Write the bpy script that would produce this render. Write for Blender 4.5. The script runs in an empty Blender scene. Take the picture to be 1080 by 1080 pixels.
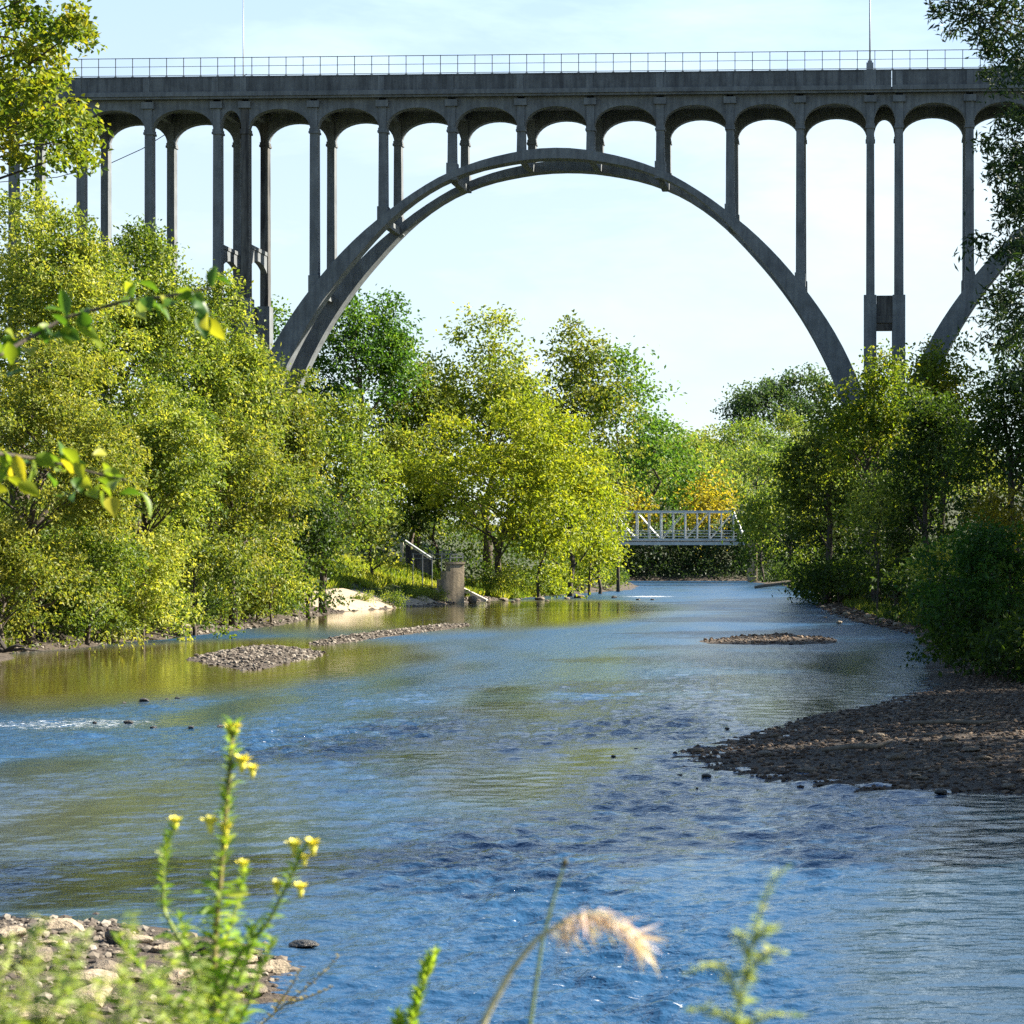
import bpy, math, random
import numpy as np
from mathutils import Vector
R = math.radians
S = bpy.context.scene
COL = S.collection
rnd = random.Random(7)

# ------------------------------------------------------------------ camera frame
F, CX, HY, CH = 2326.0, 810.0, 590.0, 3.9      # focal length in photo pixels, principal column, horizon row, eye height
def P(x, y, Y):                                  # photo pixel at depth Y -> world point
    return ((x - CX) * Y / F, Y, CH + (HY - y) * Y / F)
def G(x, y, z=0.0):                              # photo pixel on the level z -> world x, y
    Y = F * (CH - z) / (y - HY)
    return ((x - CX) * Y / F, Y)

# ------------------------------------------------------------------ mesh helpers
class MB:
    def __init__(s): s.v = []; s.f = []
    def box(s, a, b, c, d, e, f):
        n = len(s.v)
        s.v += [(a,c,e),(b,c,e),(b,d,e),(a,d,e),(a,c,f),(b,c,f),(b,d,f),(a,d,f)]
        s.f += [tuple(n+i for i in q) for q in ((0,3,2,1),(4,5,6,7),(0,1,5,4),(1,2,6,5),(2,3,7,6),(3,0,4,7))]
        return s
    def strip(s, A, B, v0, v1):                  # two polylines in (u, z), filled between and extruded v0..v1
        n = len(s.v); k = len(A)
        for v in (v0, v1):
            s.v += [(u, v, z) for u, z in A] + [(u, v, z) for u, z in B]
        o = 2 * k
        for i in range(k - 1):
            a, b, c, d = n+i, n+i+1, n+k+i+1, n+k+i
            s.f += [(a,b,c,d), (o+d,o+c,o+b,o+a), (b,a,o+a,o+b), (d,c,o+c,o+d)]
        a, d = n, n+k
        s.f.append((a, d, o+d, o+a))
        a, d = n+k-1, n+2*k-1
        s.f.append((d, a, o+a, o+d))
        return s
    def tube(s, pts, rad, n=6, cap=True):
        pts = [Vector(p) for p in pts]
        if not hasattr(rad, '__len__'): rad = [rad] * len(pts)
        base = len(s.v); up = Vector((0.31, 0.17, 0.93)).normalized()
        for i, p in enumerate(pts):
            t = pts[min(i+1, len(pts)-1)] - pts[max(i-1, 0)]
            t.normalize()
            a = t.cross(up)
            if a.length < 1e-3: a = t.cross(Vector((1, 0, 0)))
            a.normalize(); b = t.cross(a)
            for k in range(n):
                w = 2 * math.pi * k / n
                s.v.append(tuple(p + (a * math.cos(w) + b * math.sin(w)) * rad[i]))
        for i in range(len(pts) - 1):
            for k in range(n):
                q = base + i*n
                s.f.append((q+k, q+(k+1) % n, q+n+(k+1) % n, q+n+k))
        if cap:
            s.f.append(tuple(base + k for k in range(n))[::-1])
            q = base + (len(pts)-1)*n
            s.f.append(tuple(q + k for k in range(n)))
        return s
    def build(s, name, m, parent=None, smooth=False):
        me = bpy.data.meshes.new(name)
        me.from_pydata(s.v, [], s.f)
        if smooth: me.polygons.foreach_set('use_smooth', [True] * len(me.polygons))
        me.update()
        return link(name, me, m, parent)

def link(name, me, m=None, parent=None):
    if m is not None and not me.materials: me.materials.append(m)
    o = bpy.data.objects.new(name, me); COL.objects.link(o)
    if parent is not None: o.parent = parent
    return o

def npmesh(name, verts, faces, tone=None, smooth=False):
    faces = np.asarray(faces, np.int32); verts = np.asarray(verts, np.float32)
    me = bpy.data.meshes.new(name)
    k = faces.shape[1]
    me.vertices.add(len(verts)); me.vertices.foreach_set('co', verts.ravel())
    me.loops.add(faces.size); me.loops.foreach_set('vertex_index', faces.ravel())
    me.polygons.add(len(faces))
    me.polygons.foreach_set('loop_start', np.arange(0, faces.size, k, dtype=np.int32))
    me.polygons.foreach_set('use_smooth', np.full(len(faces), smooth, dtype=bool))
    if tone is not None:
        at = me.attributes.new('tone', 'FLOAT', 'FACE'); at.data.foreach_set('value', np.asarray(tone, np.float32))
    me.update(calc_edges=True); me.validate()
    return me

def empty(name, loc=(0, 0, 0), rz=0.0):
    o = bpy.data.objects.new(name, None); COL.objects.link(o)
    o.location = loc; o.rotation_euler = (0, 0, rz); o.empty_display_size = .2
    return o
def tag(o, label=None, cat=None, group=None, kind=None):
    if label: o['label'] = label
    if cat: o['category'] = cat
    if group: o['group'] = group
    if kind: o['kind'] = kind
    return o
def copy_tree(root, loc, rz=0.0, sc=1.0):
    r = root.copy(); COL.objects.link(r)
    r.location = loc; r.rotation_euler = (0, 0, rz)
    r.scale = sc if hasattr(sc, '__len__') else (sc, sc, sc)
    for ch in list(root.children):
        c = ch.copy(); COL.objects.link(c); c.parent = r
    return r

# ------------------------------------------------------------------ materials
def mat(name):
    m = bpy.data.materials.new(name); m.use_nodes = True
    nt = m.node_tree; b = nt.nodes['Principled BSDF']
    return m, nt, b
def node(nt, t, **kw):
    n = nt.nodes.new(t)
    for k, v in kw.items():
        if k in n.inputs: n.inputs[k].default_value = v
        else: setattr(n, k, v)
    return n
def ramp(nt, stops, src=None, interp='LINEAR'):
    r = nt.nodes.new('ShaderNodeValToRGB'); cr = r.color_ramp; cr.interpolation = interp
    while len(cr.elements) < len(stops): cr.elements.new(.5)
    for e, (p, c) in zip(cr.elements, stops):
        e.position = p; e.color = (*c, 1) if hasattr(c, '__len__') else (c, c, c, 1)
    if src is not None: nt.links.new(src, r.inputs[0])
    return r
def mapped(nt, scale=(1, 1, 1), kind='Object'):
    tc = nt.nodes.new('ShaderNodeTexCoord'); mp = nt.nodes.new('ShaderNodeMapping')
    mp.inputs['Scale'].default_value = scale
    nt.links.new(tc.outputs[kind], mp.inputs[0]); return mp.outputs[0]
def noise(nt, vec, scale, detail=4, rough=.55, dist=0.0):
    n = nt.nodes.new('ShaderNodeTexNoise'); n.inputs['Scale'].default_value = scale
    n.inputs['Detail'].default_value = detail; n.inputs['Roughness'].default_value = rough
    n.inputs['Distortion'].default_value = dist
    if vec is not None: nt.links.new(vec, n.inputs['Vector'])
    return n.outputs['Fac']
def mix(nt, a, b, fac, mode='MIX'):
    m = nt.nodes.new('ShaderNodeMix'); m.data_type = 'RGBA'; m.blend_type = mode
    for i, x in ((6, a), (7, b)):
        if hasattr(x, 'links'): nt.links.new(x, m.inputs[i])
        else: m.inputs[i].default_value = (*x, 1)
    if hasattr(fac, 'links'): nt.links.new(fac, m.inputs[0])
    else: m.inputs[0].default_value = fac
    return m.outputs[2]
def math_(nt, op, a, b=None, c=None, clamp=False):
    m = nt.nodes.new('ShaderNodeMath'); m.operation = op; m.use_clamp = clamp
    for i, x in enumerate((a, b, c)):
        if x is None: continue
        if hasattr(x, 'links'): nt.links.new(x, m.inputs[i])
        else: m.inputs[i].default_value = x
    return m.outputs[0]
def bump(nt, b, h, dist=.02, strength=1.0):
    n = nt.nodes.new('ShaderNodeBump'); n.inputs['Distance'].default_value = dist; n.inputs['Strength'].default_value = strength
    nt.links.new(h, n.inputs['Height']); nt.links.new(n.outputs[0], b.inputs['Normal'])
    return n

def leafmat(name, cols, trans=.52, rough=.5, spec=.3, gain=1.0):
    m, nt, b = mat(name)
    at = nt.nodes.new('ShaderNodeAttribute'); at.attribute_name = 'tone'
    oi = nt.nodes.new('ShaderNodeObjectInfo')
    k = math_(nt, 'MULTIPLY_ADD', oi.outputs['Random'], .30, -.15)
    t = math_(nt, 'ADD', at.outputs['Fac'], k, clamp=True)
    n = len(cols); cols = [(c[0]*gain, c[1]*gain, c[2]*gain**.3) for c in cols]
    r = ramp(nt, [(i / (n - 1), c) for i, c in enumerate(cols)], t)
    nt.links.new(r.outputs[0], b.inputs['Base Color'])
    b.inputs['Roughness'].default_value = rough
    b.inputs['Specular IOR Level'].default_value = spec
    tr = nt.nodes.new('ShaderNodeBsdfTranslucent')
    warm = mix(nt, r.outputs[0], (1.45, 1.35, .55), 1.0, 'MULTIPLY')
    nt.links.new(warm, tr.inputs[0])
    mx = nt.nodes.new('ShaderNodeMixShader'); mx.inputs[0].default_value = trans
    nt.links.new(b.outputs[0], mx.inputs[1]); nt.links.new(tr.outputs[0], mx.inputs[2])
    nt.links.new(mx.outputs[0], nt.nodes['Material Output'].inputs[0])
    return m
LM = {
 'fresh':  leafmat('fresh_leaf',  [(.042,.080,.016),(.100,.150,.028),(.185,.225,.045),(.31,.32,.085)], gain=1.28),
 'mid':    leafmat('mid_leaf',    [(.036,.066,.014),(.082,.122,.024),(.15,.18,.036),(.25,.25,.06)], gain=1.25),
 'gold':   leafmat('golden_leaf', [(.08,.125,.014),(.155,.21,.02),(.235,.275,.028),(.33,.33,.04)], gain=1.12),
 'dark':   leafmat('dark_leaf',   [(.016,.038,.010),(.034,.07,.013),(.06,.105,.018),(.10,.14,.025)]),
 'deep':   leafmat('deep_green_leaf', [(.02,.06,.014),(.04,.10,.02),(.07,.145,.025),(.115,.18,.03)], gain=1.25),
 'autumn': leafmat('autumn_leaf', [(.14,.135,.015),(.24,.225,.025),(.34,.295,.035),(.41,.335,.05)]),
 'yellow': leafmat('yellowing_leaf', [(.05,.092,.012),(.105,.16,.018),(.19,.22,.022),(.34,.29,.03)], gain=1.12),
 'shade':  leafmat('shade_leaf',  [(.010,.024,.008),(.018,.042,.011),(.032,.060,.013),(.055,.08,.018)], .3),  # darkened leaf green, shade put into the colour
 'hill':   leafmat('hill_leaf',   [(.05,.10,.03),(.09,.15,.038),(.15,.20,.05),(.22,.235,.06)], gain=1.2),
 'ridge':  leafmat('ridge_leaf',  [(.022,.055,.026),(.04,.08,.034),(.06,.108,.04),(.088,.13,.046)]),
 'near':   leafmat('broad_leaf',  [(.04,.11,.012),(.09,.18,.018),(.20,.27,.025),(.42,.38,.03)], .5, .4, .4),
 'weed':   leafmat('weed_leaf',   [(.09,.18,.02),(.15,.26,.03),(.23,.32,.06),(.34,.38,.14)], gain=1.2),
 'pale':   leafmat('pale_weed_leaf', [(.17,.27,.05),(.27,.37,.08),(.40,.47,.15),(.52,.53,.25)], .5),
 'straw':  leafmat('straw_leaf',  [(.10,.085,.03),(.19,.155,.05),(.30,.25,.09),(.40,.34,.14)], .35),
 'grass':  leafmat('grass_leaf',  [(.07,.115,.015),(.13,.185,.022),(.22,.255,.04),(.34,.33,.08)], gain=1.25),
}
def simple(name, col, rough=.7, nz=None, amp=.35, bmp=None, metal=0.0, spec=.4):
    m, nt, b = mat(name)
    b.inputs['Roughness'].default_value = rough; b.inputs['Metallic'].default_value = metal
    b.inputs['Specular IOR Level'].default_value = spec
    if nz:
        f = noise(nt, mapped(nt), nz, 5, .62)
        lo = tuple(c * (1 - amp) for c in col); hi = tuple(min(1, c * (1 + amp)) for c in col)
        r = ramp(nt, [(.3, lo), (.7, hi)], f); nt.links.new(r.outputs[0], b.inputs['Base Color'])
        if bmp: bump(nt, b, f, bmp)
    else: b.inputs['Base Color'].default_value = (*col, 1)
    return m
def concrete(name, base, streak=.5):
    m, nt, b = mat(name); b.inputs['Roughness'].default_value = .85; b.inputs['Specular IOR Level'].default_value = .25
    n1 = noise(nt, mapped(nt), .55, 6, .65)
    n2 = noise(nt, mapped(nt, (2.6, 2.6, .22)), 1.0, 5, .6)
    n3 = noise(nt, mapped(nt), 6.0, 4, .6)
    c1 = ramp(nt, [(.32, tuple(c*.72 for c in base)), (.68, tuple(c*1.18 for c in base))], n1)
    s = ramp(nt, [(.36, (1-streak, 1-streak, 1-streak*.95)), (.56, (1, 1, 1)), (.74, (1.12, 1.1, 1.06))], n2)
    c = mix(nt, c1.outputs[0], s.outputs[0], 1.0, 'MULTIPLY')
    g = ramp(nt, [(.3, (.86, .86, .86)), (.7, (1.1, 1.1, 1.1))], n3)
    c = mix(nt, c, g.outputs[0], 1.0, 'MULTIPLY')
    nt.links.new(c, b.inputs['Base Color']); bump(nt, b, n3, .02)
    return m
M = {
 'concrete': concrete('bridge_concrete', (.150, .163, .170), .26),
 'parapet': concrete('weathered_parapet_concrete', (.122, .132, .138), .42),
 'stained': concrete('stained_concrete', (.10, .098, .092), .7),
 'tan': concrete('tan_concrete', (.44, .35, .235), .4),
 'pale': concrete('pale_concrete', (.50, .45, .36), .25),
 'railing': simple('railing_steel', (.085, .095, .105), .6, 3.0, .2, metal=.2),
 'lamp': simple('galvanised_steel', (.20, .21, .22), .45, 4.0, .15, metal=.4),
 'truss': simple('pale_painted_steel', (.50, .52, .51), .5, 1.2, .2),
 'trussdeck': simple('weathered_timber_deck', (.27, .26, .24), .8, 1.5, .3),
 'bark': simple('bark', (.075, .06, .045), .9, 5.0, .5, .03),
 'darkbark': simple('dark_bark', (.04, .034, .028), .9, 5.0, .5, .03),
 'stem': simple('green_stem', (.16, .20, .05), .6, 20.0, .3),
 'redstem': simple('reddish_stem', (.20, .16, .06), .6, 20.0, .4),
 'rock': simple('river_rock', (.15, .12, .085), .8, 3.5, .5, .05),
 'palerock': simple('pale_rock', (.30, .24, .165), .8, 3.0, .35, .05),
 'wetrock': simple('wet_dark_rock', (.055, .05, .042), .35, 4.0, .4, .04),
 'gravel': None, 'sand': simple('pale_sand', (.31, .25, .17), .9, 1.6, .14, .04),
 'wood': simple('driftwood', (.17, .14, .105), .85, 6.0, .4, .03),
 'flower': simple('yellow_petal', (.90, .78, .10), .5, 30.0, .15),
 'strawstem': simple('straw_stem', (.50, .44, .24), .6, 30.0, .2),
 'cable': simple('black_cable', (.03, .035, .045), .6),
}
def gravelmat(name, cols):
    m, nt, b = mat(name)
    at = nt.nodes.new('ShaderNodeAttribute'); at.attribute_name = 'tone'
    r = ramp(nt, [(i/(len(cols)-1), c) for i, c in enumerate(cols)], at.outputs['Fac'])
    f = noise(nt, mapped(nt), 14.0, 3)
    g = ramp(nt, [(.3, (.75,.75,.75)), (.7, (1.2,1.2,1.2))], f)
    nt.links.new(mix(nt, r.outputs[0], g.outputs[0], 1.0, 'MULTIPLY'), b.inputs['Base Color'])
    b.inputs['Roughness'].default_value = .75; b.inputs['Specular IOR Level'].default_value = .35
    return m
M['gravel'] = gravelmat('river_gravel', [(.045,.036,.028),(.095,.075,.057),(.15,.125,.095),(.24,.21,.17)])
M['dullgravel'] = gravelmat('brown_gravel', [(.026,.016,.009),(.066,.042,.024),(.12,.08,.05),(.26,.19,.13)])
LM['plume'] = leafmat('grass_plume', [(.56,.40,.38),(.68,.55,.51),(.74,.65,.60),(.80,.75,.68)], .3)

# ------------------------------------------------------------------ terrain
LB = [(-9,15),(-10.5,20),(-12,26),(-14,32),(-16,42),(-22,60),(-27,75),(-31.2,91),(-29.6,110),(-29,133),(-31,150),(-31.6,165),(-29.5,180),
      (-27.8,193),(-25.5,214),(-22,250),(-17.6,283),(-19,320),(-24,378),(-28,402),(-600,402),(-600,15)]
RB = [(-2,402),(-3,378),(2,330),(5,283),(5.6,216),(4.2,181),(5.6,140),(7.6,116),(6.5,91),(4.7,67),(3,60),(1,55),(-.6,48.5),(-1.9,44.2),
      (-1.25,41.6),(-.17,39.4),(1.1,37.6),(4.2,36.6),(9,35),(30,33),(600,33),(600,402)]
NB = [(-9,15.5),(-600,15.5),(-600,-60),(600,-60),(600,13),(30,13),(8,14),(0,14.2),(-4,14.5)]
FB = [(-600,400),(600,400),(600,1800),(-600,1800)]
def gpoly(pts): return [G(x, y) for x, y in pts]
ISL_A = gpoly([(196,696),(225,688),(262,683),(310,684),(340,688),(330,694),(300,699),(278,706),(262,708),(235,702)])
ISL_B = gpoly([(322,679),(350,673),(400,667),(450,661),(494,658),(496,660),(460,665),(415,671),(370,677),(340,681)])
ISL_C = gpoly([(735,676),(780,671),(830,669),(878,673),(885,678),(850,680),(790,680),(750,679)])
SPIT = gpoly([(-260,950),(-60,962),(60,970),(150,978),(225,992),(290,1008),(312,1030),(285,1055),(200,1085),(60,1130),(-260,1150)])
def sdist(poly, x, y):                            # positive inside
    x = np.asarray(x, float); y = np.asarray(y, float)
    d = np.full(x.shape, 1e9); ins = np.zeros(x.shape, bool)
    n = len(poly)
    for i in range(n):
        ax, ay = poly[i]; bx, by = poly[(i+1) % n]
        ex, ey = bx-ax, by-ay
        t = np.clip(((x-ax)*ex + (y-ay)*ey) / (ex*ex+ey*ey+1e-12), 0, 1)
        d = np.minimum(d, np.hypot(x-ax-t*ex, y-ay-t*ey))
        c = (ay > y) != (by > y)
        if ey != 0: ins ^= c & (x < ex*(y-ay)/ey + ax)
    return np.where(ins, d, -d)
def sst(t): t = np.clip(t, 0, 1); return t*t*(3-2*t)
def wob(x, y, k=1.0):
    return (np.sin(x*1.7*k+.4*np.sin(y*.9*k))*np.sin(y*1.3*k+1.1)+.6*np.sin(x*3.9*k+y*2.3*k)*np.sin(y*4.3*k-x*1.1*k))
def ground(x, y):
    x = np.asarray(x, float); y = np.asarray(y, float)
    w = wob(x*.45, y*.45)
    def prof(d, f): return np.where(d > 0, f(np.maximum(d, 0)), np.maximum(.12*d, -1.0))
    dj = w*.35*np.clip(y/80, .2, 1.0)
    h = prof(sdist(LB, x, y)+dj, lambda d: np.where(d < 4, .22*d, np.minimum(.88+.3*(d-4), 15)))
    h = np.maximum(h, prof(sdist(RB, x, y)+dj*.4, lambda d: np.where(d < 8, .030*d, np.minimum(.24+.25*(d-8), 9))))
    h = np.maximum(h, prof(sdist(NB, x, y), lambda d: np.minimum(.3*d, 2.4)))
    h = np.maximum(h, prof(sdist(FB, x, y), lambda d: np.minimum(.22*d, 8)))
    for I, c in ((ISL_A, .15), (ISL_B, .12), (ISL_C, .06), (SPIT, .38)):
        h = np.maximum(h, prof(sdist(I, x, y)+w*.12, lambda d: np.minimum(.12*d, c)))
    hill = sst((y-440)/280) * (7 + 15*sst((x+75)/85))
    hill = hill + 17*np.exp(-((x-6)/42)**2 - ((y-778)/48)**2)
    h = h + hill + np.where(h > .6, .12*wob(x*.3, y*.3), 0)
    return h
def gz(x, y): return float(ground(np.array([x]), np.array([y]))[0])

def axis_grid(segs):
    out = []
    for a, b, s in segs: out += list(np.arange(a, b, s))
    return np.array(out + [segs[-1][1]])
gx = axis_grid([(-600,-80,20),(-80,-36,2),(-36,14,.5),(14,40,1.5),(40,600,20)])
gy = axis_grid([(-60,0,4),(0,14,.6),(14,60,.4),(60,130,1.0),(130,300,1.6),(300,460,4),(460,900,12),(900,1800,60)])
XX, YY = np.meshgrid(gx, gy)
ZZ = ground(XX, YY)
nx, ny = len(gx), len(gy)
ii = (np.arange(ny-1)[:, None]*nx + np.arange(nx-1)[None, :]).ravel()
me = npmesh('ground', np.stack([XX.ravel(), YY.ravel(), ZZ.ravel()], 1), np.stack([ii, ii+1, ii+nx+1, ii+nx], 1), smooth=True)
gm, nt, b = mat('bank_soil')
geo = nt.nodes.new('ShaderNodeNewGeometry'); sep = nt.nodes.new('ShaderNodeSeparateXYZ'); nt.links.new(geo.outputs['Position'], sep.inputs[0])
n1 = noise(nt, mapped(nt), 2.2, 7, .7); n2 = noise(nt, mapped(nt), .25, 4)
n3 = noise(nt, mapped(nt), 9.0, 5, .7)
peb = ramp(nt, [(.28,(.022,.015,.010)),(.5,(.055,.040,.027)),(.72,(.13,.10,.07))], n3)
soil = ramp(nt, [(.3,(.022,.026,.01)),(.55,(.036,.046,.014)),(.75,(.06,.064,.024))], n1)
hz = math_(nt, 'ADD', sep.outputs['Z'], math_(nt, 'MULTIPLY_ADD', n2, .8, -.4))
hr = ramp(nt, [(.45, 0.0), (.95, 1.0)], hz)
nt.links.new(mix(nt, peb.outputs[0], soil.outputs[0], hr.outputs[0]), b.inputs['Base Color'])
b.inputs['Roughness'].default_value = .9
bump(nt, b, n3, .08)
tag(link('ground', me, gm), kind='structure')

# water: a sheet of real ripples, finer where it lies nearer, with patches of chop and slick
def bl(x, y, cx, cy, sx, sy): return np.clip(1 - ((x-cx)/sx)**2 - ((y-cy)/sy)**2, 0, 1)
def lown(x, y, seed, n=14, lo=2.5, hi=14.0):
    r = np.random.default_rng(seed); o = np.zeros_like(x)
    for _ in range(n):
        lam = math.exp(r.uniform(math.log(lo), math.log(hi))); a = r.normal()*.45
        k = 2*math.pi/lam; o += np.sin(k*(x*math.cos(a)*1.15 + y*math.sin(a)*.55 + .8*np.sin(y*.11+a*5)) + r.uniform(0, 6.28))
    return o/math.sqrt(n/2)
ys_w = [-50., -30., -10., 2., 8., 11.]
y = 12.0
while y < 440: ys_w.append(y); y += min(1.2, max(.035, y*y/9071*.62))
ys_w = np.array(ys_w + [440.])
ts_w = np.concatenate([[-600., -300., -150., -90.], np.linspace(0, 1, 380), [90., 150., 300., 600.]])
YW = np.repeat(ys_w[:, None], len(ts_w), 1); ye = np.maximum(ys_w, 16.)[:, None]
xa, xb = -.362*ye - 1.2, .128*ye + 1.6
TW = np.repeat(ts_w[None, :], len(ys_w), 0); inn = (TW >= 0) & (TW <= 1)
XW = np.where(inn, xa + (xb-xa)*np.where(inn, TW, 0), np.where(np.abs(TW) < 100, np.where(TW < 0, np.minimum(TW, xa-8), np.maximum(TW, xb+8)), TW))
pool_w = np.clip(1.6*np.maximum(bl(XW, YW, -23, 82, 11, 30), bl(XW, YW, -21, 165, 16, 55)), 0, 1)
riff_w = np.maximum(np.clip(1.5*bl(XW, YW, -8.5+.3*(YW-49), 49.0+.25*(XW+9), 10, 5.5), 0, 1), bl(XW, YW, -9, 250, 18, 22))
sl_w = np.clip(.76 + .34*lown(XW, YW, 5), .22, 1.4)
near_w = bl(XW, YW, -11.5, 33, 5.0, 13)  # near slick; olive of mirrored trees goes into its body colour
chop = np.clip(sl_w*(1-.9*pool_w)*(1-.35*near_w) + .85*riff_w*(.6+.4*sl_w), .05, 1.9)
rw = np.random.default_rng(12); HW_ = np.zeros_like(XW)
dyw = np.gradient(ys_w)[:, None]
for c_ in range(110):
    lam = math.exp(rw.uniform(math.log(.13), math.log(1.5))); a = rw.normal()*.75 + math.pi/2
    k = 2*math.pi/lam; amp_ = .021*lam**.8/(2*math.pi)
    ly = lam/max(.15, abs(math.sin(a)))
    wgt = sst((ly/dyw - 2.6)/2.0)
    ph = k*(XW*math.cos(a) + YW*math.sin(a)) + rw.uniform(0, 6.28) + .9*np.sin(XW*.37+c_)+.9*np.sin(YW*.23+c_*1.7)
    q = np.sin(ph); HW_ += amp_*wgt*(q + .25*np.cos(2*ph))
HW_ *= chop*np.where((YW > 11.5) & inn, 1, 0)
nyw, nxw = XW.shape
iw = (np.arange(nyw-1)[:, None]*nxw + np.arange(nxw-1)[None, :]).ravel()
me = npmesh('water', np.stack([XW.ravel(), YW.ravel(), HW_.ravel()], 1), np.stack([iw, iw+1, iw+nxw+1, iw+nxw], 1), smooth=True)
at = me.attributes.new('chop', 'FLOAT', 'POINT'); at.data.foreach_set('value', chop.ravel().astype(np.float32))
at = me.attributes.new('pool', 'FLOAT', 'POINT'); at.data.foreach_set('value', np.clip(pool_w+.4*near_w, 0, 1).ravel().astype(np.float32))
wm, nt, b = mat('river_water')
geo = nt.nodes.new('ShaderNodeNewGeometry'); sep = nt.nodes.new('ShaderNodeSeparateXYZ'); nt.links.new(geo.outputs['Position'], sep.inputs[0])
wx, wy = sep.outputs['X'], sep.outputs['Y']
def attr(n):
    a = nt.nodes.new('ShaderNodeAttribute'); a.attribute_name = n; return a.outputs['Fac']
chop_, pool_ = attr('chop'), attr('pool')
def blob(cx, cy, sx, sy):
    a = math_(nt, 'POWER', math_(nt, 'DIVIDE', math_(nt, 'SUBTRACT', wx, cx), sx), 2.0)
    c = math_(nt, 'POWER', math_(nt, 'DIVIDE', math_(nt, 'SUBTRACT', wy, cy), sy), 2.0)
    return math_(nt, 'SUBTRACT', 1.0, math_(nt, 'ADD', a, c), clamp=True)
h2 = noise(nt, mapped(nt, (.9, 1.0, 1)), 9.0, 3, .6, .5); h1 = noise(nt, mapped(nt, (.85, 1.0, 1)), 3.4, 3, .55, .6)
hs = math_(nt, 'ADD', math_(nt, 'MULTIPLY', h1, .035), math_(nt, 'MULTIPLY', h2, .024))
bump(nt, b, math_(nt, 'MULTIPLY', hs, chop_), 1.0)
fo = noise(nt, mapped(nt, (1.2, 2.4, 1)), 4.2, 6, .8, .8)
fm = math_(nt, 'MAXIMUM', math_(nt, 'MULTIPLY', blob(-16.6, 52.3, 4.2, 3.4), .80), blob(-12.5, 232, 5.0, 8))
fm = math_(nt, 'MAXIMUM', fm, math_(nt, 'MULTIPLY', blob(-20, 124, 5, 7), .6))
foam_glint = math_(nt, 'MULTIPLY', math_(nt, 'SUBTRACT', math_(nt, 'ADD', math_(nt, 'MULTIPLY', fm, .34), fo), .78), 9.0, clamp=True)
foam_glint = math_(nt, 'MULTIPLY', foam_glint, math_(nt, 'GREATER_THAN', fm, .02))
# white specks painted in as sun glints, denser on the choppy water
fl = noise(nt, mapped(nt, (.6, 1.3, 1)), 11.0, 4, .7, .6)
glint_fleck = math_(nt, 'MULTIPLY', math_(nt, 'SUBTRACT', math_(nt, 'ADD', fl, math_(nt, 'MULTIPLY', chop_, .055)), .745), 14.0, clamp=True)
foam_glint = math_(nt, 'MAXIMUM', foam_glint, math_(nt, 'MULTIPLY', glint_fleck, .8))
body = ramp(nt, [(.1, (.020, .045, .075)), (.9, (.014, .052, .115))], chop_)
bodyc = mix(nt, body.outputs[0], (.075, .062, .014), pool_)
nt.links.new(mix(nt, bodyc, (.75, .78, .80), foam_glint), b.inputs['Base Color'])
far_ = nt.nodes.new('ShaderNodeMapRange'); far_.interpolation_type = 'SMOOTHSTEP'
for k_, v_ in (('From Min', 55.), ('From Max', 125.), ('To Min', .0), ('To Max', .24)): far_.inputs[k_].default_value = v_
nt.links.new(wy, far_.inputs[0])
rgh = math_(nt, 'ADD', math_(nt, 'MULTIPLY_ADD', chop_, .02, .045), math_(nt, 'MULTIPLY', far_.outputs[0], math_(nt, 'SUBTRACT', 1.0, pool_)))
nt.links.new(math_(nt, 'MULTIPLY_ADD', foam_glint, .5, rgh), b.inputs['Roughness'])
b.inputs['IOR'].default_value = 1.33
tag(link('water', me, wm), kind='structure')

# ------------------------------------------------------------------ foliage
def unit(a): return a / (np.linalg.norm(a, axis=-1, keepdims=True) + 1e-9)
def leaves(rng, pos, axis, nrm, L, W, tone, fold=.18):
    n = len(pos)
    L = (L * rng.uniform(.6, 1.25, n))[:, None]; W = (W * rng.uniform(.7, 1.2, n))[:, None]
    axis = unit(axis); side = unit(np.cross(axis, nrm)); nn = np.cross(side, axis)
    v = np.empty((n, 4, 3))
    v[:, 0] = pos; v[:, 2] = pos + axis*L - nn*L*.12
    mid = pos + axis*L*.5 + nn*W*fold
    v[:, 1] = mid + side*W*.5; v[:, 3] = mid - side*W*.5
    return v.reshape(-1, 3), np.arange(n*4, dtype=np.int32).reshape(-1, 4), tone
def clump_leaves(rng, cen, rc, outw, per, L, W, flat=.5, droop=.25, tone0=.5, tonev=.16, up=.55):
    k = len(cen); n = k*per
    idx = np.repeat(np.arange(k), per)
    g = rng.normal(size=(n, 3)) * .55
    g[:, 2] *= flat
    g[:, 2] -= droop * (g[:, 0]**2 + g[:, 1]**2)
    # each clump is a spray tilted along its own outward direction
    t = outw[idx]
    pos = cen[idx] + g*rc[idx][:, None] + t*(rng.uniform(-.3, .5, n)[:, None])*rc[idx][:, None]
    nrm = unit(np.array([0, 0, up]) + .45*t + rng.normal(size=(n, 3))*.62)
    ax = unit(t*.5 + rng.normal(size=(n, 3))*.7 + np.array([0, 0, -.35]))
    ct = np.clip(rng.normal(tone0, tonev, k), 0, 1)
    tone = np.clip(ct[idx] + rng.normal(0, .15, n), 0, 1)
    return leaves(rng, pos, ax, nrm, L, W, tone)
def gapnoise(p, s):
    q = p / s
    return (np.sin(q[:, 0]*2.1+1.3*np.sin(q[:, 2]*1.7)) * np.sin(q[:, 1]*1.9+.7) + np.sin(q[:, 2]*2.7+q[:, 0]*.8) * np.sin(q[:, 0]*1.3-q[:, 1]*1.6)) * .5
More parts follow.
